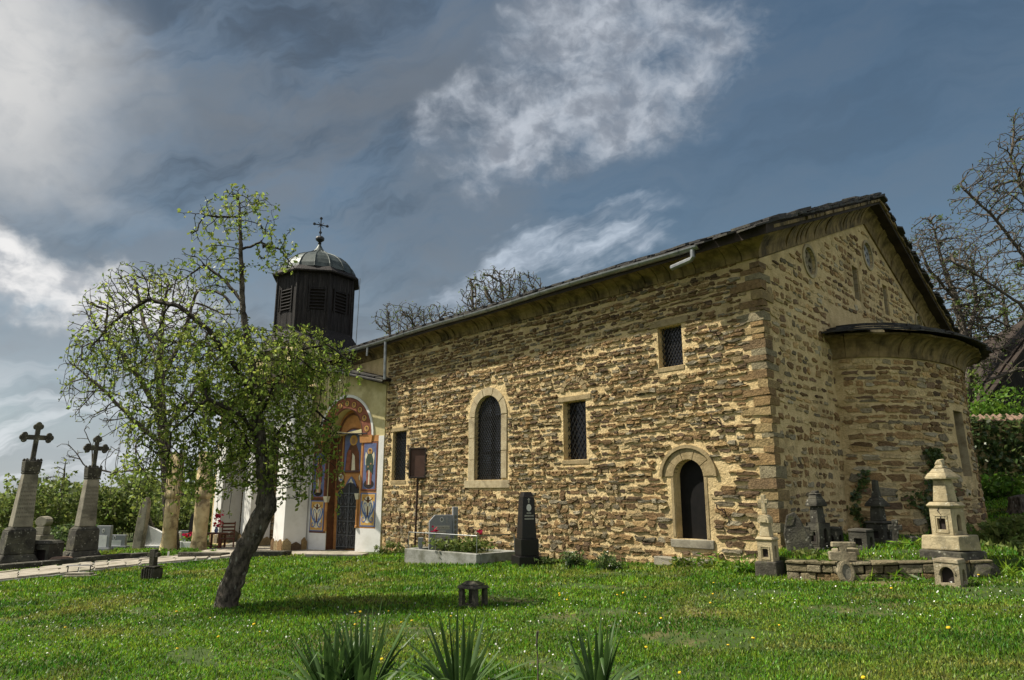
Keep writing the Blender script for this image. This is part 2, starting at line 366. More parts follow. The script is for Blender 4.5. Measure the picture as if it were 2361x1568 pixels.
def quads(name, m, parent, C, A, B, kind=None):
    """one mesh of loose four-sided leaves: centres C, half axes A and B (numpy n x 3)"""
    n = len(C); v = np.empty((n, 4, 3), np.float32)
    v[:, 0] = C - A; v[:, 1] = C + B - A * .1; v[:, 2] = C + A; v[:, 3] = C - B - A * .1
    me = bpy.data.meshes.new(name); me.vertices.add(n * 4); me.vertices.foreach_set('co', v.ravel())
    me.loops.add(n * 4); me.loops.foreach_set('vertex_index', np.arange(n * 4, dtype=np.int32))
    me.polygons.add(n); me.polygons.foreach_set('loop_start', np.arange(n, dtype=np.int32) * 4)
    me.update(calc_edges=True); me.validate(); me.materials.append(M[m])
    o = bpy.data.objects.new(name, me); COL.objects.link(o)
    if parent: adopt(o, parent)
    if kind: o['kind'] = kind
    return o
NPR = np.random.default_rng(11)
def rand_axes(n, L, Wd, up=0.0, nrm=None):
    a = NPR.normal(size=(n, 3)); a[:, 2] += up
    a /= np.linalg.norm(a, axis=1)[:, None]
    b = NPR.normal(size=(n, 3)); b -= (b * a).sum(1)[:, None] * a; b /= np.linalg.norm(b, axis=1)[:, None]
    s = NPR.uniform(.45, 1.45, n)[:, None]
    return a * L / 2 * s, b * Wd / 2 * s
def text_polys(mb, F, txt, x, z, size, y, align='CENTER'):
    cu = bpy.data.curves.new('t', 'FONT'); cu.body = txt; cu.size = size; cu.align_x = align; cu.resolution_u = 2
    ob = bpy.data.objects.new('t', cu); me = ob.to_mesh()
    mb.add([F(x + p.co.x, y, z + p.co.y) for p in me.vertices], [tuple(p.vertices) for p in me.polygons])
    ob.to_mesh_clear(); bpy.data.objects.remove(ob); bpy.data.curves.remove(cu)

# ------------------------------------------------------------------ ground, terrace, path
def sheet(name, m, xs, ys, zf, kind='structure', keep=None):
    vs = [(x, y, zf(x, y)) for y in ys for x in xs]; nx = len(xs); fs = []
    for j in range(len(ys) - 1):
        for i in range(nx - 1):
            if keep and not keep((xs[i] + xs[i + 1]) / 2, (ys[j] + ys[j + 1]) / 2): continue
            fs.append((j * nx + i, j * nx + i + 1, (j + 1) * nx + i + 1, (j + 1) * nx + i))
    b = MB(); b.add(vs, fs); o = b.build(name, m, smooth=True); o['kind'] = kind; return o
def span(a, b, s): return list(np.arange(a, b, s))
gx = [-600, -300, -150, -90, -60] + span(-45, -20, 1.5) + span(-20, 22, .4) + span(22, 45, 1.5) + [60, 90, 150, 300, 600]
gy = [-600, -200, -60, -20, -8] + span(-4, 30, .4) + span(30, 60, 2) + [80, 120, 200, 400, 900]
def GZ(x, y):
    z = G0(max(min(x, 40), -40), max(min(y, 60), -20))
    h = max(0, x - 9.0); k = max(0, min(1, (y - 11) / 8))
    return z + min(h, 9) * .075 * k
sheet('ground', 'soil', gx, gy, GZ)

# ------------------------------------------------------------------ church
C2 = Vector((4.6238, 12.2602, 0)); S = Vector((-.66495, .74689, 0)); E = Vector((.69855, .71556, 0))
nS = Vector((-.74689, -.66495, 0)); nE = Vector((.71556, -.69855, 0)); Z = Vector((0, 0, 1))
SF = lambda x, y, z: C2 + S * x - nS * y + Z * z          # y grows into the wall
EF = lambda x, y, z: C2 + E * x - nE * y + Z * z
church = thing('church', 'old rubble stone church with slate roof, rounded apse, painted portal and dark timber belfry', 'church', C2 + S * 6 + E * 6 - Z * 1.6)
PO = Vector((-3.95, 21.9, 0)); PD = Vector((-.866, .5, 0)); PN = Vector((-.5, -.866, 0))
PF = lambda x, y, z: PO + PD * x - PN * y + Z * z
# apse: half an ellipse on the east wall
AB, AW, AP = 6.6, 3.2, 1.65
_an = [R(k) for k in range(0, 181)]
_ap = [C2 + E * (AB - AW * math.cos(t)) + nE * (AP * math.sin(t)) for t in _an]
_as = [0.0]
for i in range(180): _as.append(_as[-1] + (_ap[i + 1] - _ap[i]).length)
AL = _as[-1]
def apse_pt(s):
    k = float(np.interp(s, _as, range(181))); i = min(int(k), 179); f = k - i
    p = _ap[i].lerp(_ap[i + 1], f); d = (_ap[i + 1] - _ap[i]).normalized()
    return p, Vector((d.y, -d.x, 0))
def AF(x, y, z):
    p, n = apse_pt(min(max(x, 0), AL)); return p - n * (y - max(0, (1.2 - z)) * .035) + Z * z
NF0 = PO + PD * 3.42
NF = lambda x, y, z: NF0 + S * x - nS * (y + .02) + Z * z

s_holes = {'win1': rect(12.57, 11.79, .29, 1.78), 'archw': arch(8.44, 7.35, .26, 1.92, .545), 'win2': rect(5.15, 4.43, .68, 2.02),
           'upw': rect(2.36, 1.77, 2.47, 3.32), 'door': arch(2.13, 1.45, -.92, .26, .33)}
RIDGE_B = 6.6
def rake(b): return 4.27 + .39 * (RIDGE_B - abs(b - RIDGE_B))
e_holes = {'rose1': circ(2.57, 4.83, .31), 'rose2': circ(6.7, 6.0, .34), 'rose3': circ(10.9, 4.83, .31),
           'slit1': rect(5.34, 5.78, 4.55, 5.42), 'slit2': rect(7.68, 8.1, 4.6, 5.45)}
b = MB(); b.plate(SF, rect(.05, 17.5, -2.7, 4.3), list(s_holes.values()), 0, .6); south_wall = b.build('south_wall', 'mortar', church)
b = MB(); b.plate(EF, [(.05, -2.4), (13.2, -2.4), (13.2, 4.27), (6.6, 6.85), (.05, 4.27)], list(e_holes.values()), 0, .6); east_wall = b.build('east_wall', 'mortar', church)
b = MB(); b.box(lambda x, y, z: C2 + S * x + E * y + Z * z, .3, 26, 12.6, 13.2, -2.4, 4.3); b.build('north_wall', 'mortar', church)
a_holes = [(4.05 + .0, -.1)]
b = MB()
av = []; zs = [-1.8, -.6, .2, 1.2, 2.0, 2.8]
ns = 60
WS0, WS1, WZ0, WZ1 = .0, .0, .25, 1.85
for zz in zs: av += [AF(AL * i / ns, 0, zz) for i in range(ns + 1)]
# ------------- find where the tall slit of the apse sits
def proj(p):
    d = p.y * CT + p.z * ST; return 1180 + F_PX * p.x / d, 784 - F_PX * (-p.y * ST + p.z * CT) / d
sl_s = min((abs(proj(AF(AL * i / 400, 0, 1.0))[0] - 2208), AL * i / 400) for i in range(150, 260))[1]
aw0, aw1, awz0, awz1 = sl_s, sl_s + .62, .3, 1.75
apb = MB()
xs = sorted(set([AL * i / ns for i in range(ns + 1)] + [aw0, aw1])); zz = sorted(set(zs + [awz0, awz1]))
vi = {}
vs = []
for j, z in enumerate(zz):
    for i, x in enumerate(xs): vi[i, j] = len(vs); vs.append(AF(x, 0, z))
fs = [(vi[i, j], vi[i + 1, j], vi[i + 1, j + 1], vi[i, j + 1]) for j in range(len(zz) - 1) for i in range(len(xs) - 1)
      if not (aw0 - 1e-6 <= xs[i] < aw1 - 1e-6 and awz0 - 1e-6 <= zz[j] < awz1 - 1e-6)]
apb.add(vs, fs); apse = apb.build('apse', 'mortar', church)
apb = MB(); F_ = AF
for (x0, x1, z0, z1) in ((aw0, aw0, awz0, awz1), (aw1, aw1, awz0, awz1)):
    apb.add([AF(x0, 0, z0), AF(x0, .5, z0), AF(x0, .5, z1), AF(x0, 0, z1)], [(0, 1, 2, 3)])
for z in (awz0, awz1): apb.add([AF(aw0, 0, z), AF(aw1, 0, z), AF(aw1, .5, z), AF(aw0, .5, z)], [(0, 1, 2, 3)])
apb.build('window_reveal', 'dressed', church)
apb = MB(); apb.add([AF(aw0, .42, awz0), AF(aw1, .42, awz0), AF(aw1, .42, awz1), AF(aw0, .42, awz1)], [(0, 1, 2, 3)]); apb.build('window_pane', 'dark_glass', church)
b = MB()
b.box(lambda x, y, z: NF(x, y, z), 0, 9, 0, .5, -2.6, 3.6); narthex_wall = b.build('narthex_wall', 'mortar', church)

# ------------- rubble: every stone its own prism; the 300 that show largest are objects
PAL = [((.33, .225, .105), 5), ((.26, .165, .075), 5), ((.38, .29, .155), 4), ((.2, .125, .06), 4), ((.24, .2, .13), 3), ((.3, .26, .18), 2), ((.22, .14, .068), 2), ((.15, .1, .06), 3), ((.42, .33, .18), 2)]
PALX = [c for c, k in PAL for _ in range(k)]
STN = []
def stone(F, x0, x1, z0, z1, proud, sk=1.0, wall=None, tintk=1.0):
    w, h = x1 - x0, z1 - z0; jx, jz = min(.06, abs(w) * .2), min(.035, h * .28)
    u = lambda a: rng.uniform(-a, a)
    cx_ = w * rng.uniform(.06, .22); cz_ = h * rng.uniform(.1, .35)
    ring = [(x0 + cx_, z0 + u(jz)), ((x0 + x1) / 2 + u(jx * 2), z0 + u(jz) * .8), (x1 - cx_ * .8, z0 + u(jz)), (x1 + u(jx), z0 + cz_), (x1 + u(jx), z1 - cz_), (x1 - cx_, z1 + u(jz)),
            ((x0 + x1) / 2 + u(jx * 2), z1 + u(jz)), (x0 + cx_, z1 + u(jz)), (x0 + u(jx), z1 - cz_), (x0 + u(jx), z0 + cz_)]
    mx, mz = (x0 + x1) / 2, (z0 + z1) / 2
    def rr(k, y): return [F(mx + (p[0] - mx) * k, y + u(.009), mz + (p[1] - mz) * k) for p in ring]
    vs = rr(1.0, .03) + rr(.97, -proud * .8) + rr(.86, -proud * 1.08)
    vs.append(F(mx + u(w * .1), -proud * 1.1 + u(.006), mz + u(h * .1)))
    n = 10; fs = []
    for r_ in (0, 1):
        fs += [(r_ * n + i, r_ * n + (i + 1) % n, (r_ + 1) * n + (i + 1) % n, (r_ + 1) * n + i) for i in range(n)]
    fs += [(2 * n + i, 2 * n + (i + 1) % n, 3 * n) for i in range(n)]
    c = rng.choice(PALX); k = rng.uniform(.58, 1.45) * tintk * (1.4 if wall in (east_wall, apse) else 1)  # extra lightness in east wall and apse stones stands in for fill light
    P = F(mx, 0, mz)
    STN.append((abs(w) * h / max(P.length_squared, 1), vs, fs, tuple(q * k for q in c), wall))
def courses(F, x0, x1, zlo, zhi, hfun, lfun, gap, rej, wall, proud=(.008, .035), fill=1.0, wav=.02):
    z = zlo; k = 0
    while z < zhi:
        h = hfun(0, z); x = x0 + rng.uniform(0, .2); ph = rng.uniform(0, 6)
        while x < x1:
            hh = h
            L = lfun(x, z) * rng.uniform(.55, 1.7); gp_ = gap * rng.uniform(.5, 1.5)
            zz = z + wav * math.sin(x * .9 + ph) + rng.uniform(-.012, .012); x2 = min(x + L, x1)
            if x2 - x > .07 and rng.random() < fill and not rej(x, x2, zz, zz + hh):
                if hh > .11 and rng.random() < .22:            # two thin ones stacked
                    stone(F, x, x2, zz, zz + hh * .46, rng.uniform(*proud), wall=wall); stone(F, x + rng.uniform(0, .04), x2, zz + hh * .56, zz + hh * .98, rng.uniform(*proud), wall=wall)
                else: stone(F, x, x2, zz, zz + hh * rng.uniform(.82, 1.0), rng.uniform(*proud), wall=wall)
            x = x2 + gp_
        z += h + gap * rng.uniform(.6, 1.2); k += 1
def rejector(boxes, holes=()):
    def f(x0, x1, z0, z1):
        for a, b_, c, d in boxes:
            if x1 > a and x0 < b_ and z1 > c and z0 < d: return True
        return False
    return f
S_REJ = rejector([(11.77, 12.59, .17, 1.91), (7.11, 8.72, .04, 1.95), (7.12, 8.68, 1.9, 2.4), (7.35, 8.45, 2.3, 2.7), (4.41, 5.17, .57, 2.15), (1.75, 2.38, 2.37, 3.48), (1.37, 2.21, -1.06, .3), (1.1, 2.42, .22, .6), (1.35, 2.18, .55, .93), (-.2, .3, -3, 5)])
def s_h(x, z): return rng.uniform(.055, .12) if z < -.4 else rng.uniform(.038, .085)
def s_l(x, z): return .27 if (x < 3.2 and z < .4) else .165
courses(SF, .28, 12.98, -2.0, 4.22, s_h, s_l, .022, S_REJ, south_wall, (.006, .045), fill=.95, wav=.03)
E_REJ = rejector([(2.2, 2.94, 4.45, 5.2), (6.3, 7.1, 5.6, 6.4), (10.5, 11.3, 4.45, 5.2), (5.3, 5.82, 4.5, 5.46), (7.64, 8.14, 4.56, 5.5), (3.45, 9.75, -3, 4.0), (-.2, .3, -3, 5)])
courses(EF, .28, 13.1, -1.5, 6.8, lambda x, z: rng.uniform(.06, .14), lambda x, z: .2, .068,
        lambda x0, x1, z0, z1: E_REJ(x0, x1, z0, z1) or z1 > min(rake(x0), rake(x1)) - .06, east_wall, (.004, .022), fill=.9, wav=.03)
courses(AF, .05, AL - .05, -1.7, 2.76, lambda x, z: rng.uniform(.06, .13) if z > 1.2 else rng.uniform(.08, .17), lambda x, z: .22 if z > 1.2 else .3, .03,
        rejector([(aw0 - .04, aw1 + .04, awz0 - .12, awz1 + .14)]), apse, (.006, .03))
courses(NF, 0, 7, -2.2, 3.4, s_h, s_l, .03, rejector([]), narthex_wall)
# quoins of the south-east corner
z = -1.7; k = 0
while z < 4.15:
    h = rng.uniform(.13, .3) if z < .5 else rng.uniform(.09, .2)
    if z + h > 4.25: h = 4.25 - z
    a_, b_ = (rng.uniform(.3, .62), rng.uniform(.18, .3)) if k % 2 else (rng.uniform(.16, .3), rng.uniform(.28, .5))
    j = lambda: rng.uniform(-.02, .02)
    p = .01 + rng.uniform(0, .025)
    o0 = C2 + nS * p + nE * p
    vs = []
    for zz_ in (z + .008, z + h - .012):
        vs += [o0 + S * j() + E * j() + Z * (zz_ + j()), C2 + S * a_ + nS * p + Z * (zz_ + j()), C2 + S * a_ - nS * .1 + Z * zz_, C2 + E * b_ - nE * .1 + Z * zz_, C2 + E * b_ + nE * p + Z * (zz_ + j())]
    c = rng.choice([(.34, .25, .12), (.3, .2, .09), (.26, .17, .08), (.28, .24, .15), (.22, .15, .08)])
    STN.append((9 if k % 2 else 8, vs, [(0, 1, 6, 5), (1, 2, 7, 6), (2, 3, 8, 7), (3, 4, 9, 8), (4, 0, 5, 9), (0, 4, 3, 2, 1), (5, 6, 7, 8, 9)], c, 'q')); z += h; k += 1
STN.sort(key=lambda q: -q[0])
rest = {}
for i, (_, vs, fs, c, wl) in enumerate(STN):
    if wl == 'q': wl = south_wall
    if i < 298:
        q = MB(); q.tint = c; q.add(vs, fs); q.build('stone', 'stone', wl)
    else:
        q = rest.setdefault(wl.name, (MB(), wl))[0]; q.tint = c; q.add(vs, fs)
for nm, (q, wl) in rest.items(): q.build('small_stones', 'stone', wl, kind='stuff')

# ------------- windows and the low door of the south wall
def lattice(F, outl, y, step, parent, r=.008, mname='iron_light', diag=.62):
    """crossing bars clipped to the opening"""
    x0, x1 = min(p[0] for p in outl), max(p[0] for p in outl); z0, z1 = min(p[1] for p in outl), max(p[1] for p in outl)
    q = MB(); H = z1 - z0; Wd = x1 - x0
    for sgn in (1, -1):
        k = -Wd / diag
        while k < H + Wd / diag:
            seg = None; pts = []
            for i in range(61):
                t = i / 60; x = x0 + Wd * t; z_ = z0 + k + sgn * (x - (x0 if sgn > 0 else x1)) / diag
                if inside((x, z_), outl): pts.append((x, z_))
            if len(pts) > 1: q.tube([F(pts[0][0], y + sgn * .004, pts[0][1]), F(pts[-1][0], y + sgn * .004, pts[-1][1])], r, 4)
            k += step
    return q.build('lattice', mname, parent)
def window(F, outl, wall, name='window', pane_y=.24, pane='dark_glass', lat_y=.12, step=.11, frame_bars=None, lat=True):
    q = MB(); q.prism(F, outl, pane_y, pane_y + .05); w = q.build(name, pane, church)
    if frame_bars:
        q = MB()
        for (x0, x1, z0, z1) in frame_bars: q.box(F, x0, x1, pane_y - .06, pane_y - .004, z0, z1)
        q.build('glazing_bar', 'wood_old', w)
    if lat: lattice(F, outl, lat_y, step, w, mname='iron', r=.012 if pane == 'pale_glass' else .009)
    return w
window(SF, s_holes['win1'], south_wall, lat_y=.1, step=.15, pane_y=.16)
w = window(SF, s_holes['archw'], south_wall, pane='pale_glass', lat_y=.09, pane_y=.2, step=.125,
           frame_bars=[(7.86, 7.93, .26, 2.46), (7.36, 8.43, .95, 1.0), (7.36, 8.43, 1.85, 1.93), (8.34, 8.44, .26, 2.0), (7.35, 7.42, .26, 2.0)])
window(SF, s_holes['win2'], south_wall, lat_y=.15, step=.2)
window(SF, s_holes['upw'], south_wall, lat_y=.14, step=.13)
# dressed surround of the arched window
def dressed(F, poly, y0=-.03, y1=.1, name='surround_stone', m='dressed', parent=church):
    q = MB(); q.prism(F, poly, y0 + .012, y1, k=1.0); q.prism(F, poly, y0, y0 + .012, k=.975); return q.build(name, m, parent)
for (x0, x1, za, zb) in ((8.44, 8.7, .2, .78), (8.44, 8.68, .79, 1.36), (8.44, 8.7, 1.37, 1.91), (7.14, 7.35, .3, .98), (7.13, 7.35, .99, 1.9)): dressed(SF, rect(x0, x1, za, zb))
for k in range(5):
    t0, t1 = math.pi * k / 5 + .01, math.pi * (k + 1) / 5 - .01
    inner = [(7.895 + .545 * math.cos(t), 1.92 + .545 * math.sin(t)) for t in np.linspace(t0, t1, 5)]
    outer = [(7.895 + .77 * math.cos(t), 1.92 + .76 * math.sin(t)) for t in np.linspace(t1, t0, 5)]
    dressed(SF, inner + outer, y0=-.03 - rng.uniform(0, .01))
dressed(SF, rect(7.0, 8.86, .06, .25), y0=-.045)
dressed(SF, rect(4.25, 5.3, 2.03, 2.14), -.025, m='dressed_dark'); dressed(SF, rect(4.35, 5.2, .58, .67), -.015, m='dressed_dark')
dressed(SF, rect(1.6, 2.55, 3.33, 3.47), -.025, m='dressed_dark'); dressed(SF, rect(1.74, 2.4, 2.38, 2.46), -.015, m='dressed_dark')
dressed(SF, rect(11.7, 12.68, 1.79, 1.9), -.02, m='dressed_dark'); dressed(SF, rect(11.75, 12.6, .19, .28), -.015, m='dressed_dark')
# relieving arch over the square window
for k in range(7):
    t0, t1 = math.pi * k / 7 + .03, math.pi * (k + 1) / 7 - .03
    p = [(4.79 + .3 * math.cos(t), 2.24 + .24 * math.sin(t)) for t in (t0, t1)] + [(4.79 + .43 * math.cos(t), 2.24 + .36 * math.sin(t)) for t in (t1, t0)]
    dressed(SF, p, -.03, m='dressed_dark')
# low arched door
dw_ = MB(); dw_.prism(SF, s_holes['door'], .2, .24); door = dw_.build('low_door', 'dark_door', church)
q = MB(); q.tube([SF(1.49 + .03, .17, -.9), SF(1.52, .17, .3)], .02, 6); q.build('door_post', 'iron', door)
for k in range(5):
    t0, t1 = math.pi * k / 5 + .012, math.pi * (k + 1) / 5 - .012
    p = [(1.79 + .34 * math.cos(t), .26 + .33 * math.sin(t)) for t in np.linspace(t0, t1, 4)] + [(1.79 + .58 * math.cos(t), .26 + .54 * math.sin(t)) for t in np.linspace(t1, t0, 4)]
    dressed(SF, p, -.02, name='arch_stone', m='dressed_dark')
q = MB()
for k in range(16):
    t0, t1 = math.pi * k / 16, math.pi * (k + 1) / 16
    q.prism(SF, [(1.79 + .585 * math.cos(t0), .26 + .545 * math.sin(t0)), (1.79 + .585 * math.cos(t1), .26 + .545 * math.sin(t1)), (1.79 + .65 * math.cos(t1), .26 + .61 * math.sin(t1)), (1.79 + .65 * math.cos(t0), .26 + .61 * math.sin(t0))], -.06, .05)
q.build('hood_mould', 'dressed_dark', church)
dressed(SF, rect(2.14, 2.2, -.9, .25), -.012, name='jamb_stone', m='dressed_dark'); dressed(SF, rect(1.38, 1.44, -.9, .25), -.012, name='jamb_stone', m='dressed_dark')
q = MB(); q.box(SF, 1.3, 2.25, -.05, .42, -1.08, -.925, j=.015); q.build('doorstep', 'grey_stone', church, bevel=.015)
q = MB(); q.box(SF, 1.3, 2.5, -.28, .0, -1.5, -1.27, j=.02); q.build('doorstep', 'grey_stone', church, bevel=.015)
# iron wall ties
for a_, z_ in ((.97, 2.97), (1.06, 1.31), (1.06, -.36)):
    q = MB(); q.tube([SF(a_ - .02, 0, z_ + .02), SF(a_, -.1, z_), SF(a_ + .05, -.14, z_ + .03), SF(a_ + .07, -.13, z_ + .1)], .014, 5); q.tube([SF(a_ + .05, -.02, z_ + .02), SF(a_ - .14, -.02, z_ - .16)], .012, 5)
    q.build('wall_tie', 'rust', church)
# ------------- east wall openings
def rose(x, z, r, m, wheel):
    q = MB(); n = 24
    ring = circ(x, z, r + .07, n=n); hole = circ(x, z, r, n=n)
    q.plate(EF, ring, [hole], -.03, .05, back=False); ro = q.build('rose_window', 'dressed', church)
    q = MB(); hs = [circ(x + r * .55 * math.cos(t), z + r * .55 * math.sin(t), r * .17, n=8) for t in [R(60 * k + 30) for k in range(6)]] + [circ(x, z, r * .15, n=8)]
    if wheel: hs = [[(x + rr_ * math.cos(t), z + rr_ * math.sin(t)) for rr_, t in ((r * .28, a + .16), (r * .8, a + .1), (r * .8, a + .62), (r * .28, a + .5))] for a in [R(60 * k) for k in range(6)]]
    q.plate(EF, circ(x, z, r - .002, n=n), hs, .05, .1); q.build('tracery', m, ro)
    q = MB(); q.prism(EF, circ(x, z, r - .004, n=n), .25, .3); q.build('pane', 'dark_glass', ro)
rose(2.57, 4.83, .31, 'old_stone', True); rose(6.7, 6.0, .34, 'granite', False); rose(10.9, 4.83, .31, 'old_stone', True)
for k_ in ('slit1', 'slit2'):
    o_ = e_holes[k_]; x0, x1, z0, z1 = o_[0][0], o_[1][0], o_[0][1], o_[2][1]
    q = MB(); q.prism(EF, o_, .27, .3); sl_ = q.build('slit_window', 'dark_glass', church)
    zz_ = z0
    while zz_ < z1 - .1:                                   # rough stones of the reveal
        h = rng.uniform(.1, .18); q = MB(); q.box(EF, x1 - .02, x1 + .02, .03, .26, zz_, min(zz_ + h, z1), j=.008); q.build('reveal_stone', 'dressed', sl_); zz_ += h + .012

# ------------- plaster cove under the eaves, block by block
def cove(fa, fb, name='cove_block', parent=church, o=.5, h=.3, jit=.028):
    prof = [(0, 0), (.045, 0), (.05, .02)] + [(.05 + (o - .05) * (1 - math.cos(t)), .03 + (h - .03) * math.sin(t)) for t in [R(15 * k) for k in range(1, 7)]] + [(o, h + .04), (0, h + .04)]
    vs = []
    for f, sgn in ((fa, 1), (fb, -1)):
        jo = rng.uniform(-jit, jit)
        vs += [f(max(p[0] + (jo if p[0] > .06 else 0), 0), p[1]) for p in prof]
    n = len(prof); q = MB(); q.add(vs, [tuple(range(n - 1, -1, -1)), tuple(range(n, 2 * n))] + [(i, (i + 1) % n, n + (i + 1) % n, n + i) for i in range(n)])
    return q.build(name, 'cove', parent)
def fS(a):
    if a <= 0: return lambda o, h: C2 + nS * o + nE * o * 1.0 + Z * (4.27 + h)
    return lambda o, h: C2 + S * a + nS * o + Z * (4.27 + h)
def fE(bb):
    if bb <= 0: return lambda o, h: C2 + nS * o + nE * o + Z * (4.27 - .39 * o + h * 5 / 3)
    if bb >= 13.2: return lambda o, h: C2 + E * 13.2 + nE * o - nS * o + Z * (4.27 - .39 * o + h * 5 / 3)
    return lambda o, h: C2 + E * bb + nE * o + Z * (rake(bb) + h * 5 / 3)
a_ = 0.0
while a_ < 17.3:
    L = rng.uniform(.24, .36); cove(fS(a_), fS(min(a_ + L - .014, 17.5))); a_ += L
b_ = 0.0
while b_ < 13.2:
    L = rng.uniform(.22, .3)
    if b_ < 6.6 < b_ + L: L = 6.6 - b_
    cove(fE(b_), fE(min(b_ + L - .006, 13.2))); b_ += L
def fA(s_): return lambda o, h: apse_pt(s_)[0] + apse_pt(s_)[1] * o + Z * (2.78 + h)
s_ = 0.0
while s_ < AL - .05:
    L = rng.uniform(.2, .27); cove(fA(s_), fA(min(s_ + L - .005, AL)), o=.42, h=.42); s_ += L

# ------------- roof: two slopes, stone slates with ragged edges
PR = .39
def RFs(x, y, z): return C2 + S * x + E * y + Z * (4.86 + PR * y + z)                       # south slope, y from -.66 to 6.6
def RFn(x, y, z): return C2 + S * x + E * (13.2 - y) + Z * (4.86 + PR * y + z)
roof = None
for F_ in (RFs, RFn):
    q = MB(); q.box(F_, -.46, 26, -.58, 6.6, -.17, .03); r_ = q.build('roof', 'wood_old', church); roof = roof or r_
def slate(F, x, y, w, d, t, lift, rot=0.0):
    q = MB(); n = 8; pts = []
    for k in range(n):
        a = 2 * math.pi * k / n + .39
        px, py = max(-.5, min(.5, .72 * math.cos(a))) * w * rng.uniform(.88, 1.05), max(-.5, min(.5, .72 * math.sin(a))) * d * rng.uniform(.88, 1.05)
        pts.append((x + px, y + py))
    tl = rng.uniform(-.02, .02)
    vs = [F(p[0], p[1], lift + tl * (p[0] - x) / w + rng.uniform(-.004, .004)) for p in pts] + [F(p[0], p[1], lift + t + tl * (p[0] - x) / w + rng.uniform(-.008, .008)) for p in pts]
    q.add(vs, [tuple(range(n - 1, -1, -1)), tuple(range(n, 2 * n))] + [(k, (k + 1) % n, n + (k + 1) % n, n + k) for k in range(n)])
    return q
def put(q, parent=None): q.build('slate', 'slate', parent or church)
x = -.5
while x < 17:                                                  # eaves courses
    w = rng.uniform(.32, .62)
    ev = -.5 if x < .9 else -.3
    put(slate(RFs, x + w / 2, ev + rng.uniform(-.03, .04), w * .98, .55, rng.uniform(.03, .05), rng.uniform(.0, .012)))
    put(slate(RFs, x + w / 2 + .2, ev + .15 + rng.uniform(-.05, .05), w * 1.05, .55, rng.uniform(.03, .055), .05 + rng.uniform(0, .02)))
    x += w
y = -.5
while y < 6.6:                                                 # verge courses on both rakes
    d = min(rng.uniform(.3, .55), 6.62 - y)
    if d < .12: break
    for F_ in (RFs, RFn):
        put(slate(F_, -.28 + rng.uniform(-.06, .05), y + d / 2, .6, d * 1.1, rng.uniform(.035, .06), .0 + rng.uniform(0, .02)))
        put(slate(F_, -.22 + rng.uniform(-.08, .06), y + d / 2 + (.1 if y < 5.8 else -.05), .62, d * 1.0, rng.uniform(.035, .065), .06 + rng.uniform(0, .03)))
    y += d * .95
for k in range(3): put(slate(RFs, -.3 + .25 * k, 6.5, .45, .4, .05, .1 - .01 * k))
field = MB()
y = -.1
while y < 6.6:
    x = -.1
    while x < 25.5:
        w = rng.uniform(.35, .65)
        for F_ in (RFs, RFn):
            q = slate(F_, x + w / 2, y, w, .6, .04, .03 + rng.uniform(0, .04)); field.add(q.v, q.f)
        x += w
    y += .3
field.build('slates', 'slate', church, kind='stuff')
# apse roof
apx = C2 + E * AB + Z * 3.95
def AR(s_, k, z):                                              # k = 0 at the drip edge, 1 at the church wall
    p, n = apse_pt(min(max(s_, 0), AL)); e = p + n * .55 + Z * 3.26
    return e.lerp(apx + (p - (C2 + E * AB)) * .12, k) + Z * z
q = MB(); n = 40
vs = [AR(AL * i / n, 0.03, 0) for i in range(n + 1)] + [AR(AL * i / n, 1, 0) for i in range(n + 1)]
q.add(vs, [(i, i + 1, n + 2 + i, n + 1 + i) for i in range(n)]); q.build('apse_roof', 'slate', church)
for row, (k0, k1, lift) in enumerate(((-.03, .2, .01), (.06, .32, .05), (.16, .42, .09), (.3, .6, .12))):
    s_ = 0.0
    while s_ < AL:
        L = rng.uniform(.25, .5); s1 = min(s_ + L, AL)
        if s1 - s_ > .08:
            q = MB(); t = rng.uniform(.025, .045); jj = rng.uniform(-.03, .03)
            ps = [(s_, k0 + jj), ((s_ + s1) / 2, k0 + jj - .015), (s1, k0 + jj + rng.uniform(-.02, .02)), (s1, k1), (s_, k1)]
            vs = [AR(a, k, lift) for a, k in ps] + [AR(a, k, lift + t) for a, k in ps]
            q.add(vs, [(4, 3, 2, 1, 0), (5, 6, 7, 8, 9)] + [(i, (i + 1) % 5, 5 + (i + 1) % 5, 5 + i) for i in range(5)])
            if row < 2: put(q)
            else: put(q)
        s_ = s1 + .008
# ------------- gutter
def GF(a, dz=0, o=.62): return C2 + S * a + nS * o + Z * (4.60 + dz)
q = MB(); a0, a1 = .85, 15.6; n = 8; vs = []
pts = list(np.linspace(a0, a1, 60))
for i, a in enumerate(pts):
    sag = -.012 * math.sin(a * 1.1)
    for k in range(n + 1):
        t = math.pi + math.pi * k / n; vs.append(C2 + S * a + nS * (.62 + .075 * math.cos(t)) + Z * (4.615 + sag + .085 * math.sin(t)))
    for k in range(n, -1, -1):
        t = math.pi + math.pi * k / n; vs.append(C2 + S * a + nS * (.62 + .068 * math.cos(t)) + Z * (4.617 + sag + .078 * math.sin(t)))
m_ = 2 * (n + 1); q.add(vs, [(i * m_ + k, i * m_ + (k + 1) % m_, (i + 1) * m_ + (k + 1) % m_, (i + 1) * m_ + k) for i in range(59) for k in range(m_)])
gut = q.build('gutter', 'zinc', church, smooth=False)
for a in np.arange(1.3, 15.6, .98):
    q = MB(); q.add([C2 + S * (a + da) + nS * (.62 + .082 * math.cos(t)) + Z * (4.615 - .012 * math.sin(a * 1.1) + .094 * math.sin(t)) for da in (-.02, .02) for t in [math.pi + math.pi * k / 8 for k in range(9)]],
                     [(k, k + 1, 10 + k, 9 + k) for k in range(8)])
    q.build('gutter_bracket', 'zinc', gut)
q = MB(); q.tube([GF(1.0, -.02), GF(1.0, -.2), GF(1.05, -.24), GF(1.5, -.3)], .055, 8); q.build('outlet_pipe', 'zinc', church)
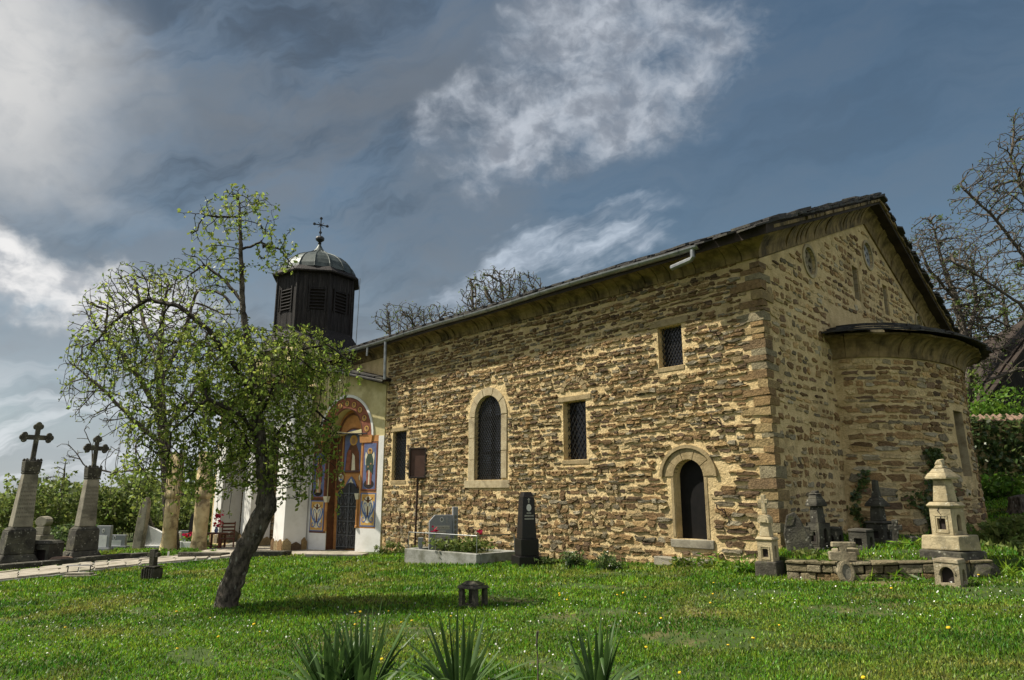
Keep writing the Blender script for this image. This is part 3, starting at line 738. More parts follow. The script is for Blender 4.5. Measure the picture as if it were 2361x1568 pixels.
q = MB(); q.tube([GF(12.2, -.05), GF(12.22, -.7, .6), GF(12.25, -1.25, .57)], .05, 8); q.build('downpipe', 'zinc', church)
q = MB(); q.tube([GF(13.3, -.05), GF(13.32, -.35)], .035, 6); q.build('outlet_pipe', 'zinc', church)

# ------------- portal: plastered front, painted niche, iron door
q = MB(); out = [(3.42, -2.3), (.1, -2.3), (.13, 3.33), (3.42, 4.2)]
niche = [(2.36, -1.9), (1.14, -1.9), (1.12, -.1), (1.02, 1.3), (1.02, 1.75)] + [(1.74 + .72 * math.cos(t), 1.75 + .92 * math.sin(t)) for t in [math.pi - math.pi * k / 14 for k in range(14, -1, -1)]][1:] + [(2.46, 1.3), (2.38, -.1)]
niche = [(2.4, -1.9), (1.14, -1.9), (1.06, 1.0), (1.06, 1.75)] + [(1.76 + .7 * math.cos(math.pi * (1 - k / 14)) * -1, 1.75 + .9 * math.sin(math.pi * k / 14)) for k in range(14, -1, -1)][::-1][1:-1] + [(2.46, 1.75), (2.46, 1.0)]
q.plate(PF, out, [niche], 0, .5); portal = q.build('portal_front', 'yellow_plaster', church)
q = MB(); q.box(PF, .12, 3.42, -.03, 0, -2.2, -1.2); qd = MB()
q = MB(); 
for bx_ in ((.12, .34, -2.2, 1.7), (.341, 1.13, -2.2, -1.17), (3.17, 3.42, -2.2, 1.6), (2.41, 3.169, -2.2, -1.37)):
    q = MB(); q.box(PF, bx_[0], bx_[1], -.02, -.001, bx_[2], bx_[3]); q.build('whitewash', 'white_plaster', portal)
for mm_, bx_ in (('p_orange', (.341, 1.06, -1.169, 1.72)), ('p_brown', (2.47, 3.169, -1.369, 1.7))):
    q = MB(); q.box(PF, bx_[0], bx_[1], -.018, -.001, bx_[2], bx_[3]); q.build('painted_field', mm_, portal)
q = MB(); q.add([PF(2.397, .0, -1.9), PF(2.397, .32, -1.9), PF(2.452, .32, 1.0), PF(2.452, .0, 1.0), PF(2.45, .32, 1.72), PF(2.45, .0, 1.72)], [(0, 1, 2, 3), (3, 2, 4, 5)]); q.build('niche_reveal', 'p_brown', portal)
q = MB(); q.prism(PF, [(2.6, -1.9), (1.0, -1.9), (1.0, 2.72), (2.6, 2.72)], .32, .36); q.build('niche_back', 'p_orange', portal)
# painted band of the arch and its white ring
def band(mb, cx_, cz_, r0, q0, r1, q1, y0, y1, a0=0, a1=180, n=26):
    for k in range(n):
        t0, t1 = R(a0 + (a1 - a0) * k / n), R(a0 + (a1 - a0) * (k + 1) / n)
        mb.prism(PF, [(cx_ + r0 * math.cos(t0), cz_ + q0 * math.sin(t0)), (cx_ + r0 * math.cos(t1), cz_ + q0 * math.sin(t1)), (cx_ + r1 * math.cos(t1), cz_ + q1 * math.sin(t1)), (cx_ + r1 * math.cos(t0), cz_ + q1 * math.sin(t0))], y0, y1)
q = MB(); q.use('p_red'); band(q, 1.76, 1.72, .705, .91, 1.1, 1.27, -.024, -.002); q.use('p_brown'); band(q, 1.76, 1.72, 1.1, 1.27, 1.13, 1.3, -.028, -.002); band(q, 1.76, 1.72, .70, .905, .74, .95, -.03, -.002)
for k in range(9):
    t = R(12 + 19.5 * k); cx_, cz_ = 1.76 + .92 * math.cos(t), 1.72 + 1.1 * math.sin(t)
    q.use('p_brown').prism(PF, circ(cx_, cz_, .12, .12, 12), -.03, -.022); q.use('p_gold').prism(PF, circ(cx_, cz_, .095, .095, 12), -.034, -.028); q.use('p_skin').prism(PF, circ(cx_, cz_, .055, .06, 10), -.038, -.03); q.use('p_brown').prism(PF, circ(cx_, cz_ + .03, .035, .035, 8), -.042, -.034)
q.build('painted_arch_band', None, portal)
q = MB(); band(q, 1.76, 1.72, 1.13, 1.3, 1.2, 1.39, -.04, -.002); q.build('arch_moulding', 'white_plaster', portal)
q = MB()
for x0, x1 in ((.62, 1.1), (2.42, 2.9)): q.prism(PF, [(x0, 1.5), (x1, 1.5), (x1 + .03, 1.74), (x0 - .03, 1.74)], -.05, -.001)
q.build('impost', 'p_orange', portal)
q = MB(); q.tube([PF(.8, -.06, 1.78), PF(2.75, -.06, 1.86)], .022, 6); q.build('tie_rod', 'dark_door', portal)
def swirl(q, cx_, z0, z1, w):
    """the mirrored leaf scroll of the lower panels"""
    h = z1 - z0; y0, y1 = -.034, -.028
    def rib(pts, wd):
        for i in range(len(pts) - 1):
            (ax, az), (bx, bz) = pts[i], pts[i + 1]; d = math.hypot(bx - ax, bz - az) or 1; nx, nz = -(bz - az) / d * wd, (bx - ax) / d * wd
            k0 = 1 - i / len(pts) * .55; k1 = 1 - (i + 1) / len(pts) * .55
            q.prism(PF, [(ax + nx * k0, az + nz * k0), (bx + nx * k1, bz + nz * k1), (bx - nx * k1, bz - nz * k1), (ax - nx * k0, az - nz * k0)], y0, y1)
    for sg in (-1, 1):
        q.use('p_blue2')
        rib([(cx_ + sg * w * x, z0 + h * z) for x, z in ((.04, .3), (.12, .12), (.26, .06), (.36, .12), (.34, .22), (.25, .23), (.23, .16))], .022)
        rib([(cx_ + sg * w * x, z0 + h * z) for x, z in ((.06, .2), (.16, .32), (.3, .42), (.38, .58), (.4, .7), (.36, .8))], .04)
        rib([(cx_ + sg * w * x, z0 + h * z) for x, z in ((.1, .34), (.2, .48), (.26, .62), (.22, .74), (.12, .72), (.1, .62))], .02)
        q.use('p_brown'); rib([(cx_ + sg * w * x, z0 + h * z) for x, z in ((.02, .78), (.12, .82), (.24, .86), (.3, .93))], .02)
    q.use('p_brown'); rib([(cx_, z0 + h * z) for z in (.25, .4, .5, .62)], .035); rib([(cx_, z0 + h * z) for z in (.74, .82, .88, .96)], .04)
    for z in (.84, .9): q.prism(PF, circ(cx_, z0 + h * z, .05, .03, 8), y0, y1)
def panel(xa, xb, zt, zm, zb, name_, robe, sash, wings):
    cx_ = (xa + xb) / 2; w = abs(xb - xa)
    q = MB()
    q.use('p_brown').prism(PF, rect(xa, xb, zm, zt), -.026, -.02); q.use('p_red').prism(PF, rect(xa - .03, xb + .03, zm + .03, zt - .03), -.029, -.022); q.use('p_blue').prism(PF, rect(xa - .06, xb + .06, zm + .07, zt - .06), -.032, -.026)
    H = zt - zm; y = -.036
    q.use('p_dark').prism(PF, circ(cx_, zm + .22, w * .32, .14, 18), y, -.03)
    zf = zm + .2; ht = H * .72
    if wings:
        for sg in (-1, 1): q.use('p_pale').prism(PF, [(cx_ + sg * .05, zf + ht * .78), (cx_ + sg * .17, zf + ht * .92), (cx_ + sg * .2, zf + ht * .8), (cx_ + sg * .17, zf + ht * .55), (cx_ + sg * .08, zf + ht * .5)], y - .002, -.03)
    q.use(sash).prism(PF, [(cx_ - .1, zf), (cx_ + .1, zf), (cx_ + .12, zf + ht * .4), (cx_ - .12, zf + ht * .4)], y - .004, -.03)
    q.use('p_pale').prism(PF, [(cx_ - .03, zf), (cx_ + .03, zf), (cx_ + .02, zf + ht * .5), (cx_ - .02, zf + ht * .5)], y - .006, -.03)
    q.use(robe).prism(PF, [(cx_ - .14, zf + ht * .3), (cx_ - .05, zf + ht * .36), (cx_ + .06, zf + ht * .45), (cx_ + .13, zf + ht * .33), (cx_ + .15, zf + ht * .7), (cx_ + .08, zf + ht * .86), (cx_ - .08, zf + ht * .86), (cx_ - .15, zf + ht * .7)], y - .007, -.03)
    q.use('p_gold').prism(PF, circ(cx_, zf + ht * .93, .1, .105, 16), y - .006, -.03); q.use('p_skin').prism(PF, circ(cx_, zf + ht * .92, .05, .065, 12), y - .01, -.03); q.use('p_brown').prism(PF, circ(cx_, zf + ht * .965, .052, .035, 10), y - .012, -.03)
    q.use('p_skin').prism(PF, circ(cx_ - .06, zf + ht * .58, .03, .03, 8), y - .01, -.03); q.prism(PF, circ(cx_ + .05, zf + ht * .5, .03, .03, 8), y - .01, -.03)
    q.build('saint_panel', None, portal)
    q = MB(); za = zm - .05
    q.use('p_blue').prism(PF, rect(xa, xb, zb, za), -.026, -.02); q.use('p_pale').prism(PF, rect(xa - .04, xb + .04, zb + .04, za - .04), -.028, -.022); q.use('p_gold').prism(PF, rect(xa - .05, xb + .05, zb + .05, za - .05), -.031, -.024)
    q.use('p_pale').prism(PF, circ(cx_, (zb + za) / 2, w * .36, (za - zb) * .4, 20), -.033, -.025)
    swirl(q, cx_, zb + .08, za - .08, w); q.build('scroll_panel', None, portal)
panel(.98, .35, 1.53, -.03, -1.12, 'r', 'p_green', 'p_red', True)
panel(3.16, 2.54, 1.26, -.28, -1.32, 'l', 'p_red', 'p_skin', False)
# paintings inside the niche
NB = lambda x, y, z: PF(x, .3 + y, z)
q = MB()
q.use('p_brown').prism(NB, arch(2.12, 1.28, .55, 1.7, .34), -.006, .01); q.use('p_blue').prism(NB, arch(2.06, 1.34, .61, 1.7, .28), -.012, .01)
q.use('p_gold').prism(NB, circ(1.68, 1.62, .17, .17, 16), -.018, 0); q.use('p_brown').prism(NB, [(2.0, .62), (1.38, .62), (1.42, 1.2), (1.55, 1.48), (1.82, 1.48), (1.96, 1.2)], -.017, 0)
q.use('p_skin').prism(NB, circ(1.68, 1.6, .085, .11, 12), -.022, 0); q.use('p_pale').prism(NB, [(1.72, .64), (1.56, .64), (1.6, 1.1), (1.7, 1.2)], -.021, 0); q.use('p_red').prism(NB, [(1.98, .64), (1.8, .64), (1.78, 1.3), (1.9, 1.3)], -.021, 0)
q.build('icon_painting', None, portal)
q = MB()
for x in (2.17, 1.28):
    q.use('p_brown').prism(NB, circ(x, .4, .13, .15, 16), -.006, .01); q.use('p_pale').prism(NB, circ(x, .4, .11, .13, 16), -.012, 0); q.use('p_skin').prism(NB, circ(x, .42, .05, .06, 10), -.016, 0); q.use('p_blue2').prism(NB, [(x - .07, .31), (x + .07, .31), (x + .04, .37), (x - .04, .37)], -.016, 0)
for x in (2.3, 1.14): q.use('p_brown').prism(NB, [(x - .08, .0), (x + .08, .0), (x + .1, 1.8), (x - .1, 1.8)], -.004, .01)
q.use('p_brown'); band(q, 1.76, 1.74, .55, .72, .62, .8, .29, .3)
q.build('medallion_painting', None, portal)
ogee = [(2.19, -1.88), (1.19, -1.8), (1.17, -.15), (1.22, -.02), (1.33, .03), (1.43, .06), (1.5, .13), (1.57, .2), (1.71, .25), (1.85, .2), (1.92, .12), (2.0, .05), (2.1, .02), (2.2, -.05), (2.24, -.18)]
q = MB(); q.use('p_blue').prism(NB, [(1.98, .05), (1.45, .05), (1.5, .2), (1.58, .33), (1.71, .44), (1.84, .33), (1.92, .2)], -.02, .0); q.use('p_pale').prism(NB, [(1.82, .22), (1.6, .22), (1.66, .3), (1.71, .38), (1.76, .3)], -.026, 0); q.build('tympanum_painting', None, portal)
q = MB(); q.use('p_brown').prism(NB, [(p[0] + (.03 if p[0] > 1.71 else -.03), p[1] + .035) for p in ogee], -.012, .01); q.build('door_frame', None, portal)
DF = lambda x, y, z: PF(x, .24 + y, z)
q = MB(); q.prism(DF, ogee, 0, .04); pdoor = q.build('door', 'iron', portal)
q = MB()
for x in (2.16, 1.72, 1.69, 1.24): q.box(DF, x - .008, x + .008, -.03, 0, -1.82, -.1 if x in (2.16, 1.24) else .18)
for z in (-1.78, -1.42, -.98, -.52, -.1): q.box(DF, 1.22, 2.18, -.032, -.002, z - .009, z + .009)
q.build('door_bars', 'iron_light', pdoor)
for cx_ in (2.05, 1.83, 1.58, 1.35):
    for zc in (-1.6, -1.2, -.75, -.3):
        q = MB()
        for sg in (-1, 1): q.tube([DF(cx_ + sg * .09 * math.sin(t) * (1 if k < 9 else .6), -.02, zc + .15 * math.cos(t)) for k, t in enumerate(np.linspace(.1, 5.2, 10))], .009, 4)
        q.tube([DF(cx_, -.02, zc - .17), DF(cx_, -.02, zc + .17)], .008, 4); q.build('door_scroll', 'iron_light', pdoor)
for xc, zb_, zt_ in ((1.1, -1.16, -.1), (2.45, -1.3, -.2)):
    q = MB(); q.use('p_orange').lathe(lambda x, y, z: PF(xc + x, -.03 + y, z), [(.055, zb_), (.055, zb_ + .06), (.04, zb_ + .08), (.045, zt_ - .2), (.05, zt_ - .19)], 10)
    q.use('p_pale').frust(lambda x, y, z: PF(xc + x, -.03 + y, z), .1, .1, zt_ - .19, .17, .16, zt_); q.build('colonnette', None, portal)
# porch roof over the portal, pitched down towards the nave
q = MB(); vs = []
def VE(t, y, dz): return PF(t, y, 3.36 + .235 * (t + .1) + dz)
q.add([VE(-.1, -.42, 0), VE(3.7, -.42, 0), VE(3.7, 2.2, .25), VE(-.1, 2.2, .25), VE(-.1, -.42, .06), VE(3.7, -.42, .06), VE(3.7, 2.2, .31), VE(-.1, 2.2, .31)], [(3, 2, 1, 0), (4, 5, 6, 7), (0, 1, 5, 4), (1, 2, 6, 5), (2, 3, 7, 6), (3, 0, 4, 7)])
porch_roof = q.build('porch_roof', 'wood_old', church)
t = -.12
while t < 3.7:
    w = rng.uniform(.25, .45); q = MB(); j = rng.uniform(-.03, .03); l = rng.uniform(.0, .02)
    q.add([VE(t, -.46 + j, .062 + l), VE(t + w, -.46 + j, .062 + l), VE(t + w, .3, .15 + l), VE(t, .3, .15 + l), VE(t, -.46 + j, .1 + l), VE(t + w, -.46 + j, .1 + l), VE(t + w, .3, .19 + l), VE(t, .3, .19 + l)], [(3, 2, 1, 0), (4, 5, 6, 7), (0, 1, 5, 4), (1, 2, 6, 5), (2, 3, 7, 6), (3, 0, 4, 7)])
    q.build('slate', 'slate', porch_roof); t += w
q = MB(); q.tube([VE(t, -.5, .0) for t in np.linspace(-.15, 3.7, 12)], .05, 8); q.build('gutter', 'slate', porch_roof)
# porch piers and arcade
P1 = Vector((-7.31, 22.81, 0)); 
PBx = lambda x, y, z: P1 + S * x + E * y + Z * z
piers = []
for k, a_ in enumerate((0.05, 2.95, 5.9)):
    q = MB(); q.box(PBx, a_, a_ + .8, 0, .8, -1.98, 2.2); pr = q.build('pier', 'white_plaster', church, bevel=.012); piers.append(pr)
    for side in range(2):
        x_ = 0.0
        while x_ < .78:
            w = min(rng.uniform(.2, .36), .86 - x_); hh = rng.uniform(.3, .5); q = MB(); q.tint = rng.choice(PALX)
            if side == 0: q.prism(lambda x, y, z: PBx(a_ - .03 + x, -y, z), [(x_, -1.98), (x_ + w, -1.98), (x_ + w, -1.98 + hh * .8), (x_ + w * .5, -1.98 + hh), (x_, -1.98 + hh * .7)], .05, -.02)
            else: q.prism(lambda x, y, z: PBx(a_ - y, -.03 + x, z), [(x_, -1.98), (x_ + w, -1.98), (x_ + w, -1.98 + hh * .7), (x_ + w * .5, -1.98 + hh), (x_, -1.98 + hh * .8)], .05, -.02)
            q.build('facing_stone', 'stone', pr); x_ += w + .01
q = MB(); q.plate(lambda x, y, z: PBx(x, y + .1, z), [(0, 1.3), (6.9, 1.3), (6.9, 3.3), (0, 3.3)], [[(c + r_ * math.cos(t), 1.32 + .9 * math.sin(t)) for t in [R(180 - 15 * k) for k in range(13)]] for c, r_ in ((1.9, 1.05), (4.8, 1.05))], 0, .6)
q.build('arcade', 'white_plaster', church)
q = MB(); q.box(PBx, -.3, 8.4, -.5, 4, 3.32, 3.42); q.build('porch_roof', 'slate', church)
# floor of the porch: long stone slabs
q = MB(); q.add([Vector(p) for p in ((-9.9, 21.6, -2.5), (-3.3, 20.6, -2.5), (-3.2, 22.2, -2.5), (-11, 30, -2.5), (-9.9, 21.6, -1.93), (-3.3, 20.6, -1.86), (-3.2, 22.2, -1.86), (-11, 30, -1.95))], [(3, 2, 1, 0), (4, 5, 6, 7), (0, 1, 5, 4), (1, 2, 6, 5), (2, 3, 7, 6), (3, 0, 4, 7)])
q.build('porch_floor', 'flag', church)
for (x0, y0, w, d, h, a) in ((-7.2, 21.0, 1.3, .5, .17, -8), (-5.0, 20.45, 1.7, .55, .1, -6), (-9.2, 21.4, 1.4, .5, .2, -8)):
    q = MB(); zz_ = G0(x0, y0); q.box(rotframe((x0, y0, zz_), a), -w / 2, w / 2, -d / 2, d / 2, -.2, h, j=.02); q.build('step', 'dark_stone' if x0 < -6 else 'flag', church, bevel=.02)

# ------------- belfry
BO = C2 + S * 22.3 + E * 1.8
q = MB(); q.box(lambda x, y, z: BO + S * x + E * y + Z * z, -2.1, 2.1, -1.9, 2.2, 2.0, 5.9); q.build('belfry_base', 'yellow_plaster', church)
BA = math.atan2(BO.x, BO.y)        # bearing of the belfry; vertex 17 degrees right of it
oct0 = -math.pi / 2 - BA + R(17)
def BV(k, r, z): t = oct0 + k * math.pi / 4; return BO + Vector((r * math.cos(t), r * math.sin(t), z))
q = MB(); RB = 1.72
vs = [BV(k, RB * .985, z) for z in (5.8, 9.4) for k in range(8)]; q.add(vs, [(k, (k + 1) % 8, 8 + (k + 1) % 8, 8 + k) for k in range(8)]); bel = q.build('belfry', 'p_dark', church)
for k in range(8):
    va, vb = BV(k, RB, 0), BV(k + 1, RB, 0); L = (vb - va).length; d = (vb - va) / L; nn = Vector((d.y, -d.x, 0))
    BF = lambda x, y, z, va=va, d=d, nn=nn: va + d * x - nn * y + Z * z
    x_ = 0.0; lx0, lx1 = L * .5 - .33, L * .5 + .33
    if k % 8 == 7: lx0, lx1 = lx0 + .2, lx1 + .2
    while x_ < L - .02:
        w = min(rng.uniform(.15, .23), L - x_)
        segs = [(6.05, 9.38)]
        if x_ + w > lx0 and x_ < lx1: segs = [(6.05, 7.62), (8.62, 9.38)]
        for z0, z1 in segs:
            q = MB(); t = rng.uniform(.02, .035); q.box(BF, x_ + .006, x_ + w - .006, -t, 0, z0 + rng.uniform(-.03, .03), z1); q.build('board', 'black_board', bel)
        x_ += w
    q = MB(); q.box(BF, lx0 - .05, lx0 + .02, -.06, 0, 7.55, 8.7); q.box(BF, lx1 - .02, lx1 + .05, -.06, 0, 7.55, 8.7); q.build('louvre_frame', 'black_board', bel)
    for j in range(7):
        z = 7.66 + j * .145; q = MB(); q.add([BF(lx0, -.075, z), BF(lx1, -.075, z), BF(lx1, .06, z + .1), BF(lx0, .06, z + .1), BF(lx0, -.075, z + .022), BF(lx1, -.075, z + .022), BF(lx1, .06, z + .122), BF(lx0, .06, z + .122)],
                                             [(3, 2, 1, 0), (4, 5, 6, 7), (0, 1, 5, 4), (1, 2, 6, 5), (2, 3, 7, 6), (3, 0, 4, 7)]); q.build('louvre_slat', 'black_board', bel)
    q = MB(); q.tube([BV(k, RB + .03, 6.0), BV(k, RB + .03, 9.4)], .06, 5); q.build('corner_post', 'black_board', bel)
# flared skirt at the foot
q = MB(); vs = [BV(k, RB + .05, 6.75) for k in range(8)] + [BV(k, RB + .75, 5.75) for k in range(8)]; q.add(vs, [(k, (k + 1) % 8, 8 + (k + 1) % 8, 8 + k) for k in range(8)]); q.build('skirt', 'black_board', bel)
q = MB(); prof = [(RB + .02, 9.3), (RB + .28, 9.3), (RB + .3, 9.36), (RB + .02, 9.62)]
q.lathe(lambda x, y, z: BO + Vector((x, y, z)), prof, 8, oct0); q.build('eaves_board', 'black_board', bel)
dome_p = [(1.72, 9.58), (1.66, 9.78), (1.53, 10.0), (1.33, 10.22), (1.08, 10.4), (.8, 10.53), (.5, 10.64), (.3, 10.78), (.16, 10.95), (.07, 11.12), (.05, 11.18)]
q = MB(); q.lathe(lambda x, y, z: BO + Vector((x, y, z)), dome_p, 16, oct0); dome = q.build('dome', 'lead', church)
for k in range(16):
    t = oct0 + 2 * math.pi * k / 16; q = MB(); q.tube([BO + Vector(((r_ + .012) * math.cos(t), (r_ + .012) * math.sin(t), z)) for r_, z in dome_p[:8]], .022, 5); q.build('standing_seam', 'lead', dome)
q = MB(); q.lathe(lambda x, y, z: BO + Vector((x, y, z)), [(1.56, 9.97), (1.55, 9.99)], 16, oct0)
q = MB(); q.lathe(lambda x, y, z: BO + Vector((x, y, z)), [(.05, 11.15), (.09, 11.2), (.05, 11.25), (.2, 11.38), (.21, 11.45), (.16, 11.53), (.05, 11.58)], 10); q.build('finial', 'iron', dome)
q = MB(); cx0 = BO + Z * 11.5; xd = Vector((math.cos(-BA + .25), math.sin(-BA + .25), 0))
q.tube([cx0, cx0 + Z * .95], .028, 5); q.tube([cx0 + Z * .62 - xd * .3, cx0 + Z * .62 + xd * .3], .028, 5)
for cc in (cx0 + Z * .95, cx0 + Z * .62 - xd * .3, cx0 + Z * .62 + xd * .3, cx0 + Z * .25):
    for dd in (xd * .06, -xd * .06, Z * .06, -Z * .05): q.tube([cc, cc + dd], .045, 5)
for sg in (-1, 1):
    for s2 in (-1, 1): q.tube([cx0 + Z * (.62 + s2 * .02) + xd * sg * .02, cx0 + Z * (.62 + s2 * .13) + xd * sg * .13], .015, 4)
q.build('cross', 'iron', dome)
q = MB(); q.tube([BV(1, RB + .27, 9.4) + Vector((.1, 0, 0)), BV(1, RB + .26, 8.2) + Vector((.1, 0, 0)), BV(1, RB + .22, 6.2) + Vector((.1, 0, 0))], .018, 5); q.build('lightning_cable', 'zinc', bel)

# ------------------------------------------------------------------ terrace beside the east wall
TER = [(4.25, 11.3), (4.32, 10.95), (4.88, 10.25), (6.25, 9.7), (6.9, 9.75), (7.6, 10.8), (8.6, 13.2), (10.2, 16.6), (9.0, 17.2), (6.5, 14.9), (4.3, 12.5)]
def TZ(x): return -1.04 + .055 * (min(max(x, 4.0), 6.2) - 4.1)
q = MB(); n = len(TER); cc = Vector((6.4, 12.3, TZ(6.4)))
vs = [Vector((p[0], p[1], TZ(p[0]))) for p in TER] + [Vector((p[0], p[1], -1.7)) for p in TER] + [cc]
q.add(vs, [(i, (i + 1) % n, 2 * n) for i in range(n)] + [(n + i, n + (i + 1) % n, (i + 1) % n, i) for i in range(n)]); o = q.build('terrace_ground', 'soil'); o['kind'] = 'structure'
def HZ(x, y):
    return TZ(x) if inside((x, y), TER) else GZ(x, y)
wl = thing('retaining_wall', 'low mossy retaining wall of squared stone blocks below the apse', 'wall', (5.0, 10.1, -1.25))
WP = [Vector((4.1, 10.72, 0)), Vector((4.76, 10.08, 0)), Vector((6.35, 9.52, 0))]
for i in range(2):
    A, B = WP[i], WP[i + 1]; L = (B - A).length; d = (B - A) / L; n = Vector((d.y, -d.x, 0))
    f_ = lambda x, y, z, A=A, d=d, n=n: A + d * x - n * y + Z * (z + .055 * ((A + d * x).x - 4.1))
    z0 = -1.45
    for row in range(4):
        h = (.13, .13, .115, .05)[row]; x = -.02
        while x < L:
            w = min(rng.uniform(.16, .34) * (1.5 if row == 3 else 1), L + .03 - x)
            if w > .05:
                q = MB(); q.tint = rng.choice([(.2, .17, .1), (.26, .22, .13), (.16, .13, .075), (.3, .26, .17), (.24, .17, .08)])
                yo = rng.uniform(-.02, .02) - (.03 if row == 3 else 0)
                q.box(f_, x + .005, x + w - .006, yo, .22, z0 + .004, z0 + h - .005, j=.01); q.build('block', 'stone', wl, bevel=.012)
            x += w
        z0 += h

# ------------------------------------------------------------------ memorials
def plate_block(F, w, d, z0, z1, m, parent, name, front=None, side=None, t=.05, dark='p_dark'):
    """block whose front and right faces carry sunk openings"""
    q = MB(); q.box(F, -w / 2 + t, w / 2 - t, -d / 2 + t, d / 2, z0, z1 - .002); q.build('dark_core', dark, parent) if dark == 'p_dark' else q.build('dark_core', dark, parent)  # solid core coloured dark in place of shade inside the openings
    q = MB()
    q.plate(F_shift(F, 0, -d / 2), rect(-w / 2, w / 2, z0, z1), [front] if front else [], 0, t)
    G_ = lambda x, y, z: F(w / 2 - y, x, z)
    q.plate(G_, rect(-d / 2 + t, d / 2, z0, z1), [side] if side else [], 0, t)
    q.box(F, -w / 2, -w / 2 + t, -d / 2 + t, d / 2, z0, z1); q.box(F, -w / 2, w / 2, -d / 2, d / 2, z1 - .01, z1 + .004)
    return q.build(name, m, parent)
def F_shift(F, dx, dy): return lambda x, y, z: F(x + dx, y + dy, z)
def stone_cross(F, z0, h, w, t, m, parent, trefoil=0.0, arm=.62):
    q = MB(); b_ = t * .5
    q.box(F, -b_, b_, -b_ * .8, b_ * .8, z0, z0 + h); q.box(F, -w / 2, w / 2, -b_ * .79, b_ * .79, z0 + h * arm - b_, z0 + h * arm + b_)
    if trefoil:
        for cx_, cz_, dx, dz in ((-w / 2, z0 + h * arm, -1, 0), (w / 2, z0 + h * arm, 1, 0), (0, z0 + h, 0, 1)):
            for ox, oz in ((dx * .7, dz * .7), (dz * .8, dx * .8), (-dz * .8, -dx * .8)):
                q.prism(F, circ(cx_ + ox * trefoil, cz_ + oz * trefoil, trefoil, n=10), -b_ * .9 - .003 * ox, b_ * .9 + .003 * oz)
    return q.build('cross', m, parent, bevel=.012)
def tall_obelisk(u, v, deg, label, tilt, s, ch, cw):
    P = gp(u, v); F_ = rotframe(P, deg, tilt); F = lambda x, y, z: F_(x * .84, y * .84, z); t = thing('memorial_obelisk', label, 'obelisk', P, 'tall stone memorials crowned with a cross')
    q = MB(); q.frust(F, 1.25 * s, 1.2 * s, -.3, 1.22 * s, 1.15 * s, .16 * s); q.build('plinth', 'dark_stone', t, bevel=.03)
    q = MB(); q.frust(F, 1.15 * s, 1.1 * s, .162 * s, .88 * s, .84 * s, .36 * s); q.build('sloped_base', 'dark_stone', t, bevel=.03)
    q = MB(); q.frust(F, .86 * s, .82 * s, .363 * s, .8 * s, .76 * s, 1.0 * s); q.frust(F, .8 * s, .76 * s, 1.003 * s, .6 * s, .56 * s, 1.09 * s); q.build('pedestal', 'dark_stone', t, bevel=.025)
    q = MB(); q.frust(F, .58 * s, .54 * s, 1.093 * s, .42 * s, .39 * s, 2.55 * s); q.build('shaft', 'grey_stone', t, bevel=.02)
    q = MB(); q.frust(F, .44 * s, .41 * s, 2.553 * s, .47 * s, .44 * s, 2.62 * s); q.frust(F, .46 * s, .43 * s, 2.623 * s, .5 * s, .47 * s, 2.92 * s)
    for sg in (-1, 1):
        for s2 in (-1, 1): q.frust(F_shift(F, sg * .2 * s, s2 * .18 * s), .12 * s, .12 * s, 2.923 * s, .05 * s, .05 * s, 3.0 * s)
    q.build('capital', 'dark_stone', t, bevel=.02)
    q = MB(); q.frust(F, .2 * s, .18 * s, 2.924 * s, .12 * s, .11 * s, 3.05 * s); q.build('cross_foot', 'dark_stone', t)
    stone_cross(F, 3.0 * s, ch, cw, .14 * s, 'dark_stone', t, .085 * s, .66)
    q = MB()                                            # weathered inscription: rows of cut letters
    for k in range(9):
        z = 1.35 + k * .115; wf = .2 - z * .035 + .07; yy = -(.27 - (z - 1.09) * .051) * s - .004
        x = -wf * s
        while x < wf * s:
            l = rng.uniform(.018, .04) * s; q.box(F, x, x + l, yy, yy + .02, z * s, (z + .052) * s); x += l + rng.uniform(.012, .025) * s
    q.build('inscription', 'letter_dark', t, kind='stuff')
    return t
tall_obelisk(30, 1308, 48, 'tallest stone obelisk with trefoil cross, at the far end by the path', (.03, 0), 1.02, .93, .74)
tall_obelisk(184, 1296, 50, 'stone obelisk with smaller cross whose capital is blackened, nearer the apple tree', (.015, 0), .95, .78, .58)
